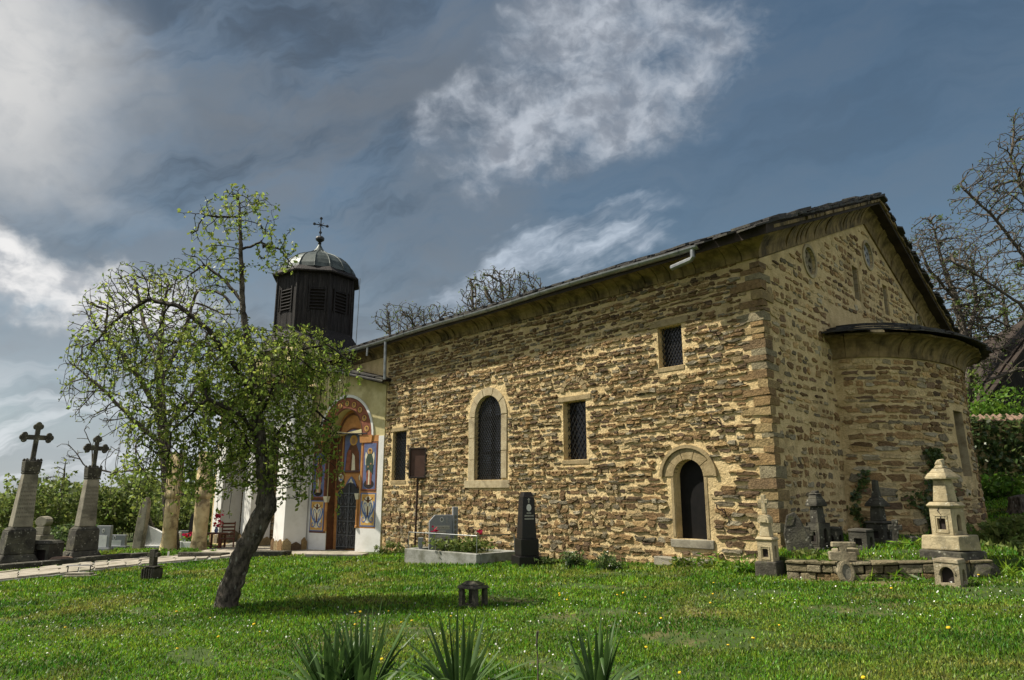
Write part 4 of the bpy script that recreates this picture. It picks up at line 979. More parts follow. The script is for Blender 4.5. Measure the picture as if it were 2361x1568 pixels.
# kerb of their plot
pk = thing('plot_kerb', 'weathered stone kerb under the two tall obelisks', 'kerb', gp(100, 1305))
A, B = gp(-60, 1322), gp(345, 1287); L = (B - A).length; d = (B - A).normalized(); n = Vector((d.y, -d.x, 0)); x = 0
while x < L:
    w = min(rng.uniform(.9, 1.6), L - x); q = MB(); q.box(lambda a, b_, c: A + (B - A) * (a / L) - n * b_ + Z * c, x + .01, x + w - .01, rng.uniform(-.02, .02), .3, -.3, .16 + rng.uniform(0, .03), j=.012)
    q.build('kerb_stone', 'dark_stone', pk, bevel=.02); x += w
def lantern(u, v, deg, label, dims, m, P=None, tilt=(0, 0), cap='roof', top='finial', dark='p_dark', group='small lantern shaped memorials', base_m=None, crack=False):
    P = P or gp(u, v); F = rotframe(P, deg, tilt); t = thing('lantern_memorial', label, 'memorial', P, group)
    z = 0.0
    for (w, h, mm) in dims['base']:
        q = MB(); q.frust(F, w, w * .9, z - (.2 if z == 0 else 0), w * .97, w * .87, z + h, j=.012); q.build('base_block', mm, t, bevel=.018); z += h + .002
    w, h = dims['box']
    plate_block(F, w, w, z, z + h, m, t, 'lantern_box', rect(-w * .2, w * .2, z + h * .2, z + h * .62), arch(-w * .12, w * .2, z + h * .15, z + h * .6, h * .18, 8), t=w * .16, dark=dark)
    q = MB()                                            # raised frame round the window
    for (x0, x1, za, zb) in ((-w * .32, -w * .26, .1, .72), (w * .26, w * .32, .1, .72), (-w * .32, w * .32, .08, .12), (-w * .32, w * .32, .70, .74)): q.box(F, x0, x1, -w / 2 - .008, -w / 2 + .01, z + h * za, z + h * zb)
    q.build('window_frame', m, t)
    if crack:
        q = MB(); pts = [(0.02, .0), (-.03, .25), (.01, .4), (-.01, .62)]
        q.tube([F(x, -w / 2 - .001, z + h * (1.15 - k)) for x, k in pts], .007, 4); q.build('crack', 'p_dark', t)
    z += h + .004
    if 'cornice' in dims:
        h = dims['cornice']; q = MB(); q.frust(F, w * 1.02, w * 1.02, z, w * 1.2, w * 1.2, z + h * .4); q.frust(F, w * 1.2, w * 1.2, z + h * .402, w * .95, w * .95, z + h); q.build('cornice', m, t, bevel=.008); z += h + .002
    w2, w3, h = dims['shaft']; q = MB(); q.frust(F, w2, w2, z, w3, w3, z + h); q.build('shaft', m, t, bevel=.012)
    z += h + .002
    w4, h = dims['cap']
    q = MB()
    if cap == 'roof':
        q.frust(F, w4, w4, z, w4 * 1.02, w4 * 1.02, z + h * .25); q.frust(F, w4 * .98, w4 * .98, z + h * .252, w4 * .78, w4 * .78, z + h * .62); q.frust(F, w4 * .74, w4 * .74, z + h * .622, w4 * .5, w4 * .5, z + h)
    else:
        o_ = arch(-w4 / 2, w4 / 2, z, z + h * .35, h * .62, 10); q.prism(F, o_, -w4 / 2, w4 / 2); q.prism(F, arch(-w4 * .3, w4 * .3, z + h * .1, z + h * .35, h * .4, 8), -w4 / 2 - .012, -w4 / 2)
    q.build('cap', m if base_m is None else base_m, t, bevel=.01); z += h + .001
    if top == 'finial':
        w5, h = dims['top']; q = MB(); q.frust(F, w5 * 1.3, w5 * 1.3, z, w5, w5, z + h * .35, j=.008); q.frust(F, w5, w5, z + h * .352, w5 * .7, w5 * .75, z + h, j=.014); q.build('finial', m if base_m is None else base_m, t, bevel=.008)
    elif top == 'cross':
        h = dims['top'][1]; stone_cross(F, z, h, h * .5, h * .24, m if base_m is None else base_m, t, 0, .66)
    return t
Pb = at(2196, 1290, 9.95)
lantern(0, 0, -64, 'tall pale lantern memorial, cracked, on a squared block at the wall end', dict(base=[(.62, .13, 'dark_stone'), (.54, .2, 'pale_stone')], box=(.3, .36), cornice=.08, shaft=(.22, .17, .31), cap=(.31, .15), top=(.1, .13)), 'pale_stone', P=Vector((Pb.x, Pb.y, Pb.z)), crack=True)
lantern(1776, 1330, -43, 'grey lantern memorial with a small cross, on a mossy rock at the church corner', dict(base=[(.36, .24, 'moss_stone')], box=(.235, .3), cornice=.06, shaft=(.17, .13, .2), cap=(.18, .14), top=(.1, .3)), 'pale_stone', cap='arch', top='cross', tilt=(-.02, 0))
def TP(u, v):
    r = ray(u, v); P = r * (-.95 / r.z); P.z = TZ(P.x); return P
lantern(0, 0, -66, 'dark lantern memorial with stacked cap, just right of the leaning broken slab', dict(base=[(.3, .05, 'dark_stone')], box=(.27, .38), shaft=(.18, .15, .27), cap=(.25, .2), top=(.12, .06)), 'dark_stone', P=TP(1890, 1262))
lantern(0, 0, -56, 'dark lantern memorial with a pointed cap, in front of the apse wall', dict(base=[(.34, .04, 'dark_stone')], box=(.3, .3), cornice=.05, shaft=(.2, .17, .24), cap=(.3, .16), top=(.1, .3)), 'dark_stone', P=TP(2030, 1258), tilt=(.02, 0))
def niche_stone(P, deg, w, h, m, label, arched=True, tilt=(0, 0), name='niche_stone'):
    F = rotframe(P, deg, tilt); t = thing(name, label, 'memorial', P, 'loose memorial stones by the apse')
    hole = arch(-w * .27, w * .27, h * .14, h * .52, h * .3, 10) if arched else rect(-w * .22, w * .22, h * .2, h * .65)
    plate_block(F, w, w * .8, -.1, h, m, t, 'hollow_block', hole, arch(-w * .1, w * .25, h * .14, h * .5, h * .25, 8), t=w * .2)
    q = MB(); q.frust(F, w * 1.03, w * .86, h + .006, w * .98, w * .8, h + .05, j=.008); q.build('top_slab', m, t, bevel=.01)
    if arched:
        q = MB(); ri, ro = w * .29, w * .36
        for k in range(10):
            t0, t1 = R(18 * k), R(18 * k + 18); q.prism(F, [(ri * math.cos(t0), h * .52 + ri * 1.1 * math.sin(t0)), (ri * math.cos(t1), h * .52 + ri * 1.1 * math.sin(t1)), (ro * math.cos(t1), h * .52 + ro * 1.1 * math.sin(t1)), (ro * math.cos(t0), h * .52 + ro * 1.1 * math.sin(t0))], -w * .4 - .012, -w * .4 + .01)
        q.build('arch_moulding', m, t)
    return t
niche_stone(gp(2194, 1350), -52, .29, .28, 'old_stone', 'hollow stone block with a round arched niche, in front of the retaining wall', tilt=(0, .03))
niche_stone(TP(1925, 1262), -62, .22, .3, 'dark_stone', 'small arched niche stone between the two dark lantern memorials')
niche_stone(TP(1988, 1266), -54, .3, .27, 'dark_stone', 'squat hollow block with a square opening, left of the pointed lantern memorial', arched=False)
for u_, s_, lb_ in ((2066, .34, 'stubby dark stone cross right of the pointed lantern memorial'), (1862, .3, 'short broken stone cross between the leaning slab and the stacked-cap lantern')):
    P = TP(u_, 1264); F = rotframe(P, -26, (.05, 0)); t = thing('stone_cross', lb_, 'cross', P, 'loose memorial stones by the apse')
    q = MB(); q.frust(F, .2, .16, -.05, .16, .13, .1, j=.01); q.build('foot', 'dark_stone', t, bevel=.01); stone_cross(F, .1, s_, s_ * .62, .09, 'dark_stone', t, 0, .62)
P = TP(2110, 1262); F = rotframe(P, 15, (.1, .05)); t = thing('fallen_stone', 'tilted squared stone block under the apse ivy', 'stone', P); q = MB(); q.box(F, -.16, .16, -.1, .1, -.05, .17, j=.02); q.build('block', 'dark_stone', t, bevel=.015)
# leaning broken slab
P = TP(1838, 1266); P = Vector((P.x + .02, P.y - .06, TZ(P.x))); F = rotframe(P, -22, (-.12, .04)); t = thing('broken_slab', 'dark broken grave slab leaning against the church corner', 'slab', P, 'loose memorial stones by the apse')
q = MB(); q.prism(F, [(-.2, -.1), (.22, -.1), (.19, .25), (.1, .55), (.03, .66), (-.1, .6), (-.2, .3)], -.07, .07); q.build('slab', 'dark_stone', t, bevel=.02)
q = MB(); q.prism(F, [(-.15, .42), (-.02, .45), (.03, .58), (-.06, .6)], -.078, -.06); q.build('carved_panel', 'moss_stone', t)
# fallen block on the wall, cross stone leaning on the wall
P = at(1950, 1275, 10.35); t = thing('coping_stone', 'loose flat stone lying on the retaining wall beside the cross stone', 'stone', P); F = rotframe(P, 8); q = MB(); q.box(F, -.16, .16, -.09, .09, -.03, .06, j=.014); q.build('slab', 'old_stone', t, bevel=.015)
P = gp(1956, 1340); P = Vector((P.x - .02, P.y, P.z)); F = rotframe(P, -8, (-.02, .16)); t = thing('cross_stone', 'carved stone cross above an oval frame, propped against the retaining wall', 'cross', P)
q = MB()
q.prism(F, [(-.09, .02), (-.04, -.03), (.04, -.03), (.09, .02), (.12, .12), (.1, .24), (.06, .27), (.16, .27), (.18, .34), (.17, .39), (.05, .4), (.06, .46), (.19, .46), (.19, .53), (-.13, .53), (-.14, .46), (-.05, .46), (-.04, .4), (-.19, .4), (-.19, .28), (-.07, .27), (-.1, .24), (-.12, .12)], -.045, .045); q.build('cross_slab', 'old_stone', t, bevel=.012)
q = MB()
q.plate(F, circ(0, .13, .095, .15, 18), [circ(0, .13, .062, .108, 18)], -.06, -.04); q.build('oval_frame', 'old_stone', t, bevel=.006)
q = MB(); q.prism(F, circ(0, .13, .06, .106, 16), -.05, -.044); q.build('oval_plaque', 'grey_stone', t)
# rocks at the right end of the wall
for u, v, w, h, lb in ((2262, 1330, .42, .2, 'rounded boulder at the right end of the retaining wall'), (2222, 1308, .4, .16, 'flat rough rock under the tall pale lantern memorial')):
    P = gp(u, v) if w > .41 else at(2228, 1310, 9.75); t = MB(); F = rotframe(P, -20)
    n = 10; prof = [(w * .5, -.15), (w * .56, h * .2), (w * .52, h * .6), (w * .4, h * .95), (w * .1, h * 1.0)]
    t.lathe(lambda x, y, z: F(x + rng.uniform(-.02, .02), y * .7 + rng.uniform(-.02, .02), z + rng.uniform(-.015, .015)), prof, n); o = t.build('rock', 'moss_stone', None, bevel=.02); tag(o, lb, 'rock')

# black obelisk
P = gp(1214, 1303); F = rotframe(P, -72); t = thing('black_obelisk', 'polished black granite obelisk with a white oval portrait', 'obelisk', P)
q = MB(); q.box(F, -.28, .28, -.26, .26, -.2, .2); q.build('plinth', 'black_granite', t, bevel=.01)
q = MB(); q.box(F, -.225, .225, -.2, .2, .203, .55); q.build('pedestal', 'black_granite', t, bevel=.01)
q = MB(); q.frust(F, .37, .33, .553, .29, .26, 1.42); q.frust(F, .29, .26, 1.423, .17, .16, 1.53); q.build('shaft', 'black_granite', t, bevel=.006)
EF2 = lambda x, y, z: F(.185 - (z - .553) * .046 + y, x, z)      # the dark face looking towards the viewer's right
q = MB(); q.use('plate_white').prism(lambda x, y, z: EF2(x, -y, z), circ(0, 1.2, .055, .075, 18), .007, -.004); q.use('photo_grey').prism(lambda x, y, z: EF2(x, -y, z), circ(0, 1.2, .033, .05, 14), .01, .0); q.build('portrait', None, t)
q = MB()
for z, wd in ((1.07, .05), (1.015, .1), (.95, .1)):
    x = -wd
    while x < wd: q.box(EF2, x, x + .014, -.002, .003, z, z + .03); x += .021
q.box(EF2, -.012, .012, -.002, .003, 1.3, 1.4); q.box(EF2, -.03, .03, -.002, .003, 1.36, 1.375)
q.build('inscription', 'letter_pale', t, kind='stuff')

# grave with planter, headstone, rail
PL = Vector((-2.6, 17.3, 0)); PC = Vector((-.78, 15.8, 0)); dl = (PC - PL).normalized(); LL = (PC - PL).length; dr = Vector((dl.y * -1, dl.x, 0)) * 1; dr = Vector((.74, .67, 0)).normalized(); DD = 1.25
GPt = lambda x, y, z: PL + dl * x + dr * y + Z * z
gz0, gz1 = -2.0, -1.38
grave = thing('planter_grave', 'concrete edged grave with grey headstone and thin rail before the south wall', 'grave', PL - Z * 1.75)
for nm, (x0, x1, y0, y1) in {'a': (0, LL, 0, .12), 'b': (LL - .12, LL, .122, DD), 'c': (0, .12, .122, DD), 'd': (.122, LL - .122, DD - .12, DD)}.items():
    q = MB(); q.box(GPt, x0, x1, y0, y1, gz0, gz1, j=.006); q.build('kerb', 'concrete', grave, bevel=.012)
q = MB(); q.box(GPt, .122, LL - .122, .122, DD - .122, gz0, gz1 - .05); q.build('soil_bed', 'soil', grave)
HP = GPt(.38, .75, gz1 - .05); HF = rotframe(HP, 13)
q = MB(); q.prism(HF, [(-.3, 0), (.27, 0), (.27, .83), (-.17, .83), (-.3, .68)], -.06, .06); hs = q.build('headstone', 'granite', grave, bevel=.006)
q = MB(); q.box(HF, .275, .4, -.1, .1, 0, 1.02); q.build('headstone_pillar', 'granite', grave, bevel=.006)
q = MB(); q.use('plate_white').prism(HF, circ(.0, .72, .045, .06, 16), -.066, -.06); q.use('photo_grey').prism(HF, circ(.0, .72, .028, .042, 14), -.069, -.06)
q.use('letter_pale').box(HF, .125, .135, -.066, -.06, .63, .79); q.box(HF, .1, .16, -.066, -.06, .725, .735)
for z, w in ((.5, .2), (.385, .105), (.27, .215)): q.use('letter_pale').box(HF, -w, w, -.066, -.06, z - .015, z + .075)
q.use('letter_dark')
for tx, z, s_ in (('СТАВРОФОРЕН', .505, .055), ('ИКОНОМ', .39, .055), ('ХРИСТО М.БОДОВ', .275, .05)): text_polys(q, HF, tx, 0, z, s_, -.068)
q.use('letter_pale'); text_polys(q, HF, '1897 - 1980', 0, .19, .05, -.062)
q.build('inscription', None, grave, kind='stuff')
q = MB()
for k in range(5): q.prism(HF, circ(.338, .3 + k * .12, .03, .05, 8), -.108, -.1)
q.build('carved_leaves', 'letter_dark', grave)
q = MB(); rz = gz1 + .38
for x, y in ((.06, .06), (LL * .42, .06), (LL - .06, .06), (LL - .06, DD - .06), (.06, DD * .9)): q.tube([GPt(x, y, gz1), GPt(x, y, rz)], .011, 5)
q.build('rail_posts', 'zinc', grave)
q = MB(); q.tube([GPt(.06, .06, rz), GPt(LL - .06, .06, rz), GPt(LL - .06, DD - .06, rz)], .012, 5); q.build('rail', 'zinc', grave)
P = GPt(.2, .3, gz1 - .05); F = rotframe(P, -8); vs_ = thing('grave_vase', 'small square stone vase at the foot of the grey headstone', 'vase', P); q = MB(); q.frust(F, .13, .13, 0, .15, .15, .04); q.frust(F, .08, .08, .042, .08, .08, .08); q.frust(F, .1, .1, .082, .12, .12, .3); q.build('vase', 'granite', vs_, bevel=.006)

# information board on a pole
Pw = gp(966, 1271); P = Vector((-2.74, 20.35, G0(-2.74, 20.35))); F = rotframe(P, -18, (0, 0)); t = thing('notice_board', 'blank brown notice board on a dark pole against the south wall', 'sign', P)
zt = at(968, 1032, P.y).z - P.z; zb = at(968, 1103, P.y).z - P.z
q = MB(); q.tube([F(-.04, 0, -.2), F(-.02, 0, zb * .5), F(.0, .0, zb + .1)], .03, 6); q.build('pole', 'rust', t)
q = MB(); q.box(F, -.25, .25, -.03, .02, zb + .02, zt - .02); q.build('panel', 'sign_brown', t)
q = MB()
for a in ((-.28, -.23, zb, zt), (.23, .28, zb, zt), (-.232, .232, zb, zb + .05), (-.232, .232, zt - .05, zt)): q.box(F, a[0], a[1], -.06, .03, a[2], a[3])
q.build('frame', 'wood_old', t, bevel=.006)
q = MB()
for x, z in ((-.2, zt - .08), (.2, zt - .08), (-.2, zb + .08), (.2, zb + .08)): q.prism(F, circ(x, z, .012, n=8), -.036, -.028)
q.build('screws', 'iron', t)

# stone lamp in the lawn
P = gp(1091, 1398); F = rotframe(P, -38, (-.03, 0)); t = thing('stone_lamp', 'small dark hollow stone grave lamp with mossy lid, alone in the lawn', 'grave lamp', P)
for sxx in (-1, 1):
    for syy in (-1, 1): q = MB(); q.frust(F_shift(F, sxx * .115, syy * .1), .075, .07, -.08, .06, .06, .24, j=.008); q.build('corner_post', 'moss_stone', t, bevel=.008)
q = MB(); q.box(F, -.15, .15, -.135, .135, -.1, .03, j=.008); q.build('base', 'moss_stone', t, bevel=.01)
q = MB(); q.frust(F, .33, .31, .238, .3, .28, .275, j=.008); q.frust(F, .27, .25, .277, .12, .12, .335, j=.012); q.build('lid', 'moss_stone', t, bevel=.012)
# stub of a stone cross near the path
P = gp(350, 1336); F = rotframe(P, -14, (-.02, 0)); t = thing('cross_stub', 'short mossy stone cross set in a fluted stump block, in the lawn near the path', 'cross', P)
q = MB(); q.frust(F, .33, .28, -.15, .31, .27, .25, j=.015); q.build('stump_block', 'moss_stone', t, bevel=.02)
q = MB()
for k in range(5): q.box(F, -.15 + k * .06, -.125 + k * .06, -.16, -.13, -.05, .23)
q.build('flutes', 'dark_stone', t)
q = MB(); q.box(F, -.18, .18, -.15, .15, .252, .28, j=.012); q.build('ledge', 'dark_stone', t, bevel=.01)
q = MB(); q.box(F, -.065, .06, -.06, .06, .282, .62, j=.008); q.box(F, -.13, .14, -.055, .055, .46, .55, j=.008); q.build('cross', 'moss_stone', t, bevel=.012)
# boot scraper on two slabs
P = gp(182, 1331); F = rotframe(P, 4); t = thing('boot_scraper', 'low metal boot scraper frame on two stacked stone slabs beside the path', 'boot scraper', P)
q = MB(); q.box(F, -.3, .32, -.14, .14, -.1, .05, j=.01); q.build('slab', 'flag', t, bevel=.012); q = MB(); q.box(F, -.27, .27, -.1, .12, .053, .1, j=.01); q.build('slab', 'flag', t, bevel=.012)
q = MB(); q.tube([F(-.26, 0, .1), F(-.26, 0, .24)], .012, 5); q.tube([F(.22, 0, .1), F(.22, 0, .24)], .012, 5); q.tube([F(-.3, 0, .22), F(-.26, 0, .25), F(.22, 0, .255), F(.27, 0, .23)], .014, 5); q.build('bar', 'iron', t)
# bent pipe on the grass
P = gp(512, 1317); q = MB(); q.tube([P + Vector((0, 0, .03)), P + Vector((.12, .2, .05)), P + Vector((.26, .35, .12)), P + Vector((.32, .42, .17))], .025, 6); tag(q.build('bent_pipe', 'zinc'), 'bent grey pipe end lying in the grass below the path edge', 'pipe')
P = gp(387, 1289); q = MB(); q.tube([P - Z * .1, P + Z * .22], .03, 6); tag(q.build('marker_post', 'white_marble'), 'small white marker peg beside the path in front of the left column', 'peg')

# ------------------------------------------------------------------ path
near = [gp(u, v) for u, v in ((-80, 1356), (0, 1344), (120, 1332), (230, 1318), (330, 1306), (430, 1298), (520, 1290), (620, 1281))]
far = [gp(u, v) for u, v in ((-80, 1337), (0, 1326), (120, 1310), (230, 1299), (330, 1291), (430, 1285), (520, 1279), (620, 1273))]
q = MB(); vs = []
for a, b_ in zip(near, far): vs += [a + Z * .05, b_ + Z * .05, a + Vector((.1, -.1, -.25)), b_ + Vector((-.1, .1, -.25))]
q.add(vs, [(4 * i, 4 * i + 4, 4 * i + 5, 4 * i + 1) for i in range(7)] + [(4 * i + 2, 4 * i + 6, 4 * i + 4, 4 * i) for i in range(7)] + [(4 * i + 1, 4 * i + 5, 4 * i + 7, 4 * i + 3) for i in range(7)])
path = q.build('path', 'concrete'); path['kind'] = 'structure'
def PP(t, k):
    t = max(0, min(6.999, t)); i = int(t); f = t - i; a = near[i].lerp(near[i + 1], f); b_ = far[i].lerp(far[i + 1], f); return a.lerp(b_, k)
t = 0.0
while t < 6.9:
    dt = rng.uniform(.28, .5); k = 0.02
    while k < .96:
        dk = min(rng.uniform(.25, .45), 1 - k); jt = lambda: rng.uniform(-.05, .05); jk = lambda: rng.uniform(-.02, .02)
        ps = [PP(t + .03 + jt(), k + .015 + jk()), PP(t + dt * .5, k + .01), PP(t + dt + jt(), k + .015 + jk()), PP(t + dt + jt(), k + dk - .015 + jk()), PP(t + dt * .5, k + dk - .01), PP(t + .03 + jt(), k + dk - .015 + jk())]
        h = .075 + rng.uniform(0, .025); q = MB(); q.add([p + Z * .04 for p in ps] + [p + Z * h for p in ps], [tuple(range(5, -1, -1)), tuple(range(6, 12))] + [(i, (i + 1) % 6, 6 + (i + 1) % 6, 6 + i) for i in range(6)])
        q.build('flagstone', 'flag', path); k += dk
    t += dt

# ------------------------------------------------------------------ graveyard behind the path
def column(u, Yc, label, top, w):
    P = at(u, 1272, Yc); P = Vector((P.x, P.y, GZ(P.x, P.y))); t = thing('plaster_column', label, 'column', P, 'flaking plaster columns at the end of the porch')
    F = rotframe(P, 0); h = at(u, top, Yc).z - P.z; r_ = w / 2
    jj = lambda f: (lambda x, y, z: f(x + .02 * math.sin(z * 5 + y * 9), y + .02 * math.sin(z * 7 + x * 8), z))
    q = MB(); q.lathe(jj(F), [(r_ * 1.14, -.2), (r_ * 1.12, .1), (r_ * 1.05, .14), (r_ * 1.0, h * .3), (r_ * .96, h * .8), (r_ * .93, h)], 14); q.build('shaft', 'column_plaster', t, smooth=True)
    q = MB(); q.lathe(jj(F), [(r_ * .95, h), (r_ * 1.2, h + .08), (r_ * 1.24, h + .2), (r_ * 1.05, h + .26), (r_ * 1.02, h + 1.6)], 14); q.build('capital', 'column_plaster', t, smooth=True)
column(386, 24.8, 'flaking yellowish plaster column, the one farther from the church', 1150, .5)
column(456, 24.2, 'flaking yellowish plaster column with a tan lower band, nearer the church', 1150, .5)
P = at(425, 1142, 24.5); q = MB(); q.tube([at(396, 1141, 24.7), at(452, 1139, 24.3)], .04, 5); tag(q.build('tie_beam', 'wood_old'), 'thin dark beam joining the two plaster columns', 'beam')
def headstone(u, v, w, h, m, label, top='flat', plaque=None, d=.14, Yd=None, base=True):
    P = gp(u, v) if Yd is None else at(u, v, Yd); F = rotframe(P, rng.uniform(-12, 6)); t = thing('gravestone', label, 'gravestone', P, 'gravestones beyond the path')
    o_ = {'flat': rect(-w / 2, w / 2, 0, h), 'slope': [(-w / 2, 0), (w / 2, 0), (w / 2, h * .6), (-w / 2, h)], 'arch': arch(-w / 2, w / 2, 0, h * .7, h * .3, 10)}[top]
    q = MB(); q.prism(F, o_, -d / 2, d / 2); q.build('stone', m, t, bevel=.012)
    if base: q = MB(); q.box(F, -w * .6, w * .6, -d, d, -.3, .12); q.build('base', m, t, bevel=.012)
    if plaque:
        q = MB(); q.use(plaque).box(F, -w * .32, w * .32, -d / 2 - .012, -d / 2 + .01, h * .15, h * .62); q.use('plate_white').prism(F, circ(0, h * .8, .06, .075, 12), -d / 2 - .012, -d / 2); q.use('photo_grey').prism(F, circ(0, h * .8, .035, .05, 10), -d / 2 - .016, -d / 2); q.build('plaque', None, t)
headstone(236, 1270, .62, .95, 'granite', 'grey gravestone with tall white panel and oval portrait, right of the second obelisk', plaque='white_marble')
headstone(264, 1265, .95, .55, 'granite', 'wide low grey gravestone with white panel beside the tall one', plaque='white_marble')
headstone(353, 1264, .9, .95, 'white_marble', 'white gravestone with a sloping top seen left of the first column', top='slope')
headstone(366, 1263, .8, .5, 'black_granite', 'dark low gravestone with round portrait left of the first column', plaque='black_granite')
headstone(405, 1262, .3, .6, 'white_marble', 'narrow pale gravestone right behind the first column')
headstone(432, 1252, .8, .55, 'granite', 'grey gravestone behind red flowers between the columns', top='flat')
headstone(442, 1262, .35, 1.35, 'black_granite', 'tall narrow black gravestone with arched top beside the second column', top='arch')
# white kerbed grave with red flowers
P = gp(424, 1264); F = rotframe(P, -14); t = thing('flower_grave', 'white kerbed grave bed planted with red flowers between the columns', 'grave', P)
q = MB(); q.box(F, -.25, .1, -.3, -.2, -.2, .28); q.box(F, .1, .75, -.26, -.16, -.2, .26); q.build('kerb', 'white_marble', t, bevel=.01)
q = MB(); q.box(F, -.22, .72, -.16, .6, -.2, .2); q.build('soil_bed', 'soil', t)
n = 160; C = np.array([F(rng.uniform(-.2, .7), rng.uniform(-.12, .5), rng.uniform(.22, .45)) for _ in range(n)]); a, b_ = rand_axes(n, .12, .07); quads('leaves', 'bush_bright', t, C, a, b_, 'stuff')
n = 60; C = np.array([F(rng.uniform(-.05, .6), rng.uniform(-.1, .4), rng.uniform(.42, .6)) for _ in range(n)]); a, b_ = rand_axes(n, .1, .09); quads('flowers', 'red_petal', t, C, a, b_, 'stuff')
# leaning grey slab and its neighbour
P = gp(318, 1266); F = rotframe(P, -10, (.05, .02)); t = thing('tall_slab', 'tall narrow leaning grey stone slab among the shrubs', 'slab', P); q = MB(); q.prism(F, [(-.2, -.2), (.2, -.2), (.19, 1.2), (.17, 1.8), (.04, 2.0), (-.12, 1.65), (-.18, 1.2)], -.12, .12); q.build('slab', 'grey_stone', t, bevel=.03)
P = gp(336, 1264); F = rotframe(P, 5); t = thing('carved_marker', 'dark carved grave marker half hidden behind the leaning grey slab', 'gravestone', P, 'gravestones beyond the path'); q = MB(); q.prism(F, [(-.2, -.2), (.2, -.2), (.16, .7), (.22, .85), (.1, 1.05), (0, 1.25), (-.1, 1.05), (-.22, .85), (-.16, .7)], -.09, .09); q.build('stone', 'dark_stone', t, bevel=.02)
# small monument between the obelisks
P = at(92, 1262, 24.5); P.z = GZ(P.x, P.y); F = rotframe(P, -18, (.03, 0)); t = thing('small_monument', 'small worn stone monument with rounded head, between the two obelisks', 'monument', P)
hh = at(92, 1190, 24.5).z - P.z
q = MB(); q.frust(F, .62, .55, -.3, .5, .45, hh * .42, j=.02); q.build('pedestal', 'grey_stone', t, bevel=.02); q = MB(); q.frust(F, .6, .54, hh * .423, .5, .45, hh * .55, j=.015); q.frust(F, .42, .3, hh * .553, .36, .27, hh * .75, j=.01); q.build('shaft', 'grey_stone', t, bevel=.02)
q = MB(); q.prism(F, circ(0, hh * .87, .27, hh * .13, 12), -.13, .13); q.build('rounded_head', 'grey_stone', t, bevel=.02)
P = gp(104, 1303); F = rotframe(P, -12); t = thing('grave_lamp', 'dark hollow stone grave lamp beside the second obelisk', 'grave lamp', P)
plate_block(F, .62, .5, -.1, .6, 'dark_stone', t, 'hollow_block', rect(-.2, .2, .08, .45), None, t=.11)
q = MB(); q.frust(F, .68, .56, .606, .5, .4, .7); q.build('lid', 'dark_stone', t, bevel=.02)
P = gp(140, 1303); F = rotframe(P, 0); q = MB(); q.lathe(F, [(.1, 0), (.2, .06), (.24, .16), (.2, .22), (.12, .24)], 10, rx=1.4); tag(q.build('clay_pot', 'tile'), 'overturned reddish clay pot beside the second obelisk', 'pot')
# table with vase and flowers, chair
P = gp(494, 1274); F = rotframe(P, -12); t = thing('side_table', 'small reddish wooden table beside the second plaster column', 'table', P)
q = MB(); q.box(F, -.32, .32, -.22, .22, .62, .66); q.build('table_top', 'wood_red', t, bevel=.006)
q = MB(); q.box(F, -.27, .27, -.17, .17, .2, .225); q.build('shelf', 'wood_red', t)
for sxx in (-1, 1):
    for syy in (-1, 1): q = MB(); q.box(F_shift(F, sxx * .26, syy * .16), -.025, .025, -.025, .025, 0, .62); q.build('leg', 'wood_red', t)
P2 = F(0, 0, .66); v_ = thing('flower_vase', 'slim vase of red flowers standing on the small wooden table', 'vase', P2); q = MB(); q.lathe(rotframe(P2, 0), [(.05, 0), (.07, .08), (.04, .16), (.05, .2)], 10); q.build('vase', 'p_blue', v_)
n = 70; C = np.array([P2 + Vector((rng.gauss(0, .09), rng.gauss(0, .09), rng.uniform(.2, .75))) for _ in range(n)]); a, b_ = rand_axes(n, .1, .09); quads('flowers', 'red_petal', v_, C, a, b_, 'stuff')
P = gp(522, 1272); F = rotframe(P, 20); t = thing('wooden_chair', 'dark red wooden chair with slatted back under the porch end', 'chair', P)
q = MB(); q.box(F, -.22, .22, -.22, .22, .42, .46); q.build('seat', 'wood_red', t)
for sxx in (-1, 1):
    q = MB(); q.box(F_shift(F, sxx * .2, -.2), -.02, .02, -.02, .02, 0, .42); q.build('leg', 'wood_red', t); q = MB(); q.box(F_shift(F, sxx * .2, .2), -.02, .02, -.02, .02, 0, 1.0); q.build('leg', 'wood_red', t)
for k in range(4): q = MB(); q.box(F, -.18, .18, .19, .21, .55 + k * .12, .61 + k * .12); q.build('back_slat', 'wood_red', t)

# ------------------------------------------------------------------ right background: ivy wall, shed
A, B = Vector((15.2, 24.6, 0)), Vector((24, 22.6, 0)); L = (B - A).length; d = (B - A) / L; n = Vector((d.y, -d.x, 0)); YF = lambda x, y, z: A + d * x - n * y + Z * z
gw = thing('garden_wall', 'ivy covered garden wall with tiled coping behind the apse', 'wall', A)
q = MB(); q.box(YF, 0, L, 0, .4, -1.2, 2.35); q.build('wall', 'mortar', gw)
x = 0.0
while x < L:
    for r_ in range(2):
        q = MB(); q.add([YF(x, -.12 + r_ * .22, 2.36 + r_ * .1), YF(x + .2, -.12 + r_ * .22, 2.36 + r_ * .1), YF(x + .2, .2 + r_ * .2, 2.5 + r_ * .1), YF(x, .2 + r_ * .2, 2.5 + r_ * .1), YF(x + .1, -.12 + r_ * .22, 2.44 + r_ * .1), YF(x + .1, .2 + r_ * .2, 2.58 + r_ * .1)], [(3, 2, 1, 0), (0, 4, 5, 3), (4, 1, 2, 5), (0, 1, 4), (2, 3, 5)]); q.build('tile', 'tile', gw)
    x += .21
n_ = 7500; xs_ = NPR.uniform(0, L, n_); zs_ = NPR.uniform(-.8, 2.45, n_); keep = (np.sin(xs_ * 2.1) * .35 + np.sin(xs_ * 5.3 + 1) * .2 + .05) < zs_ + .4
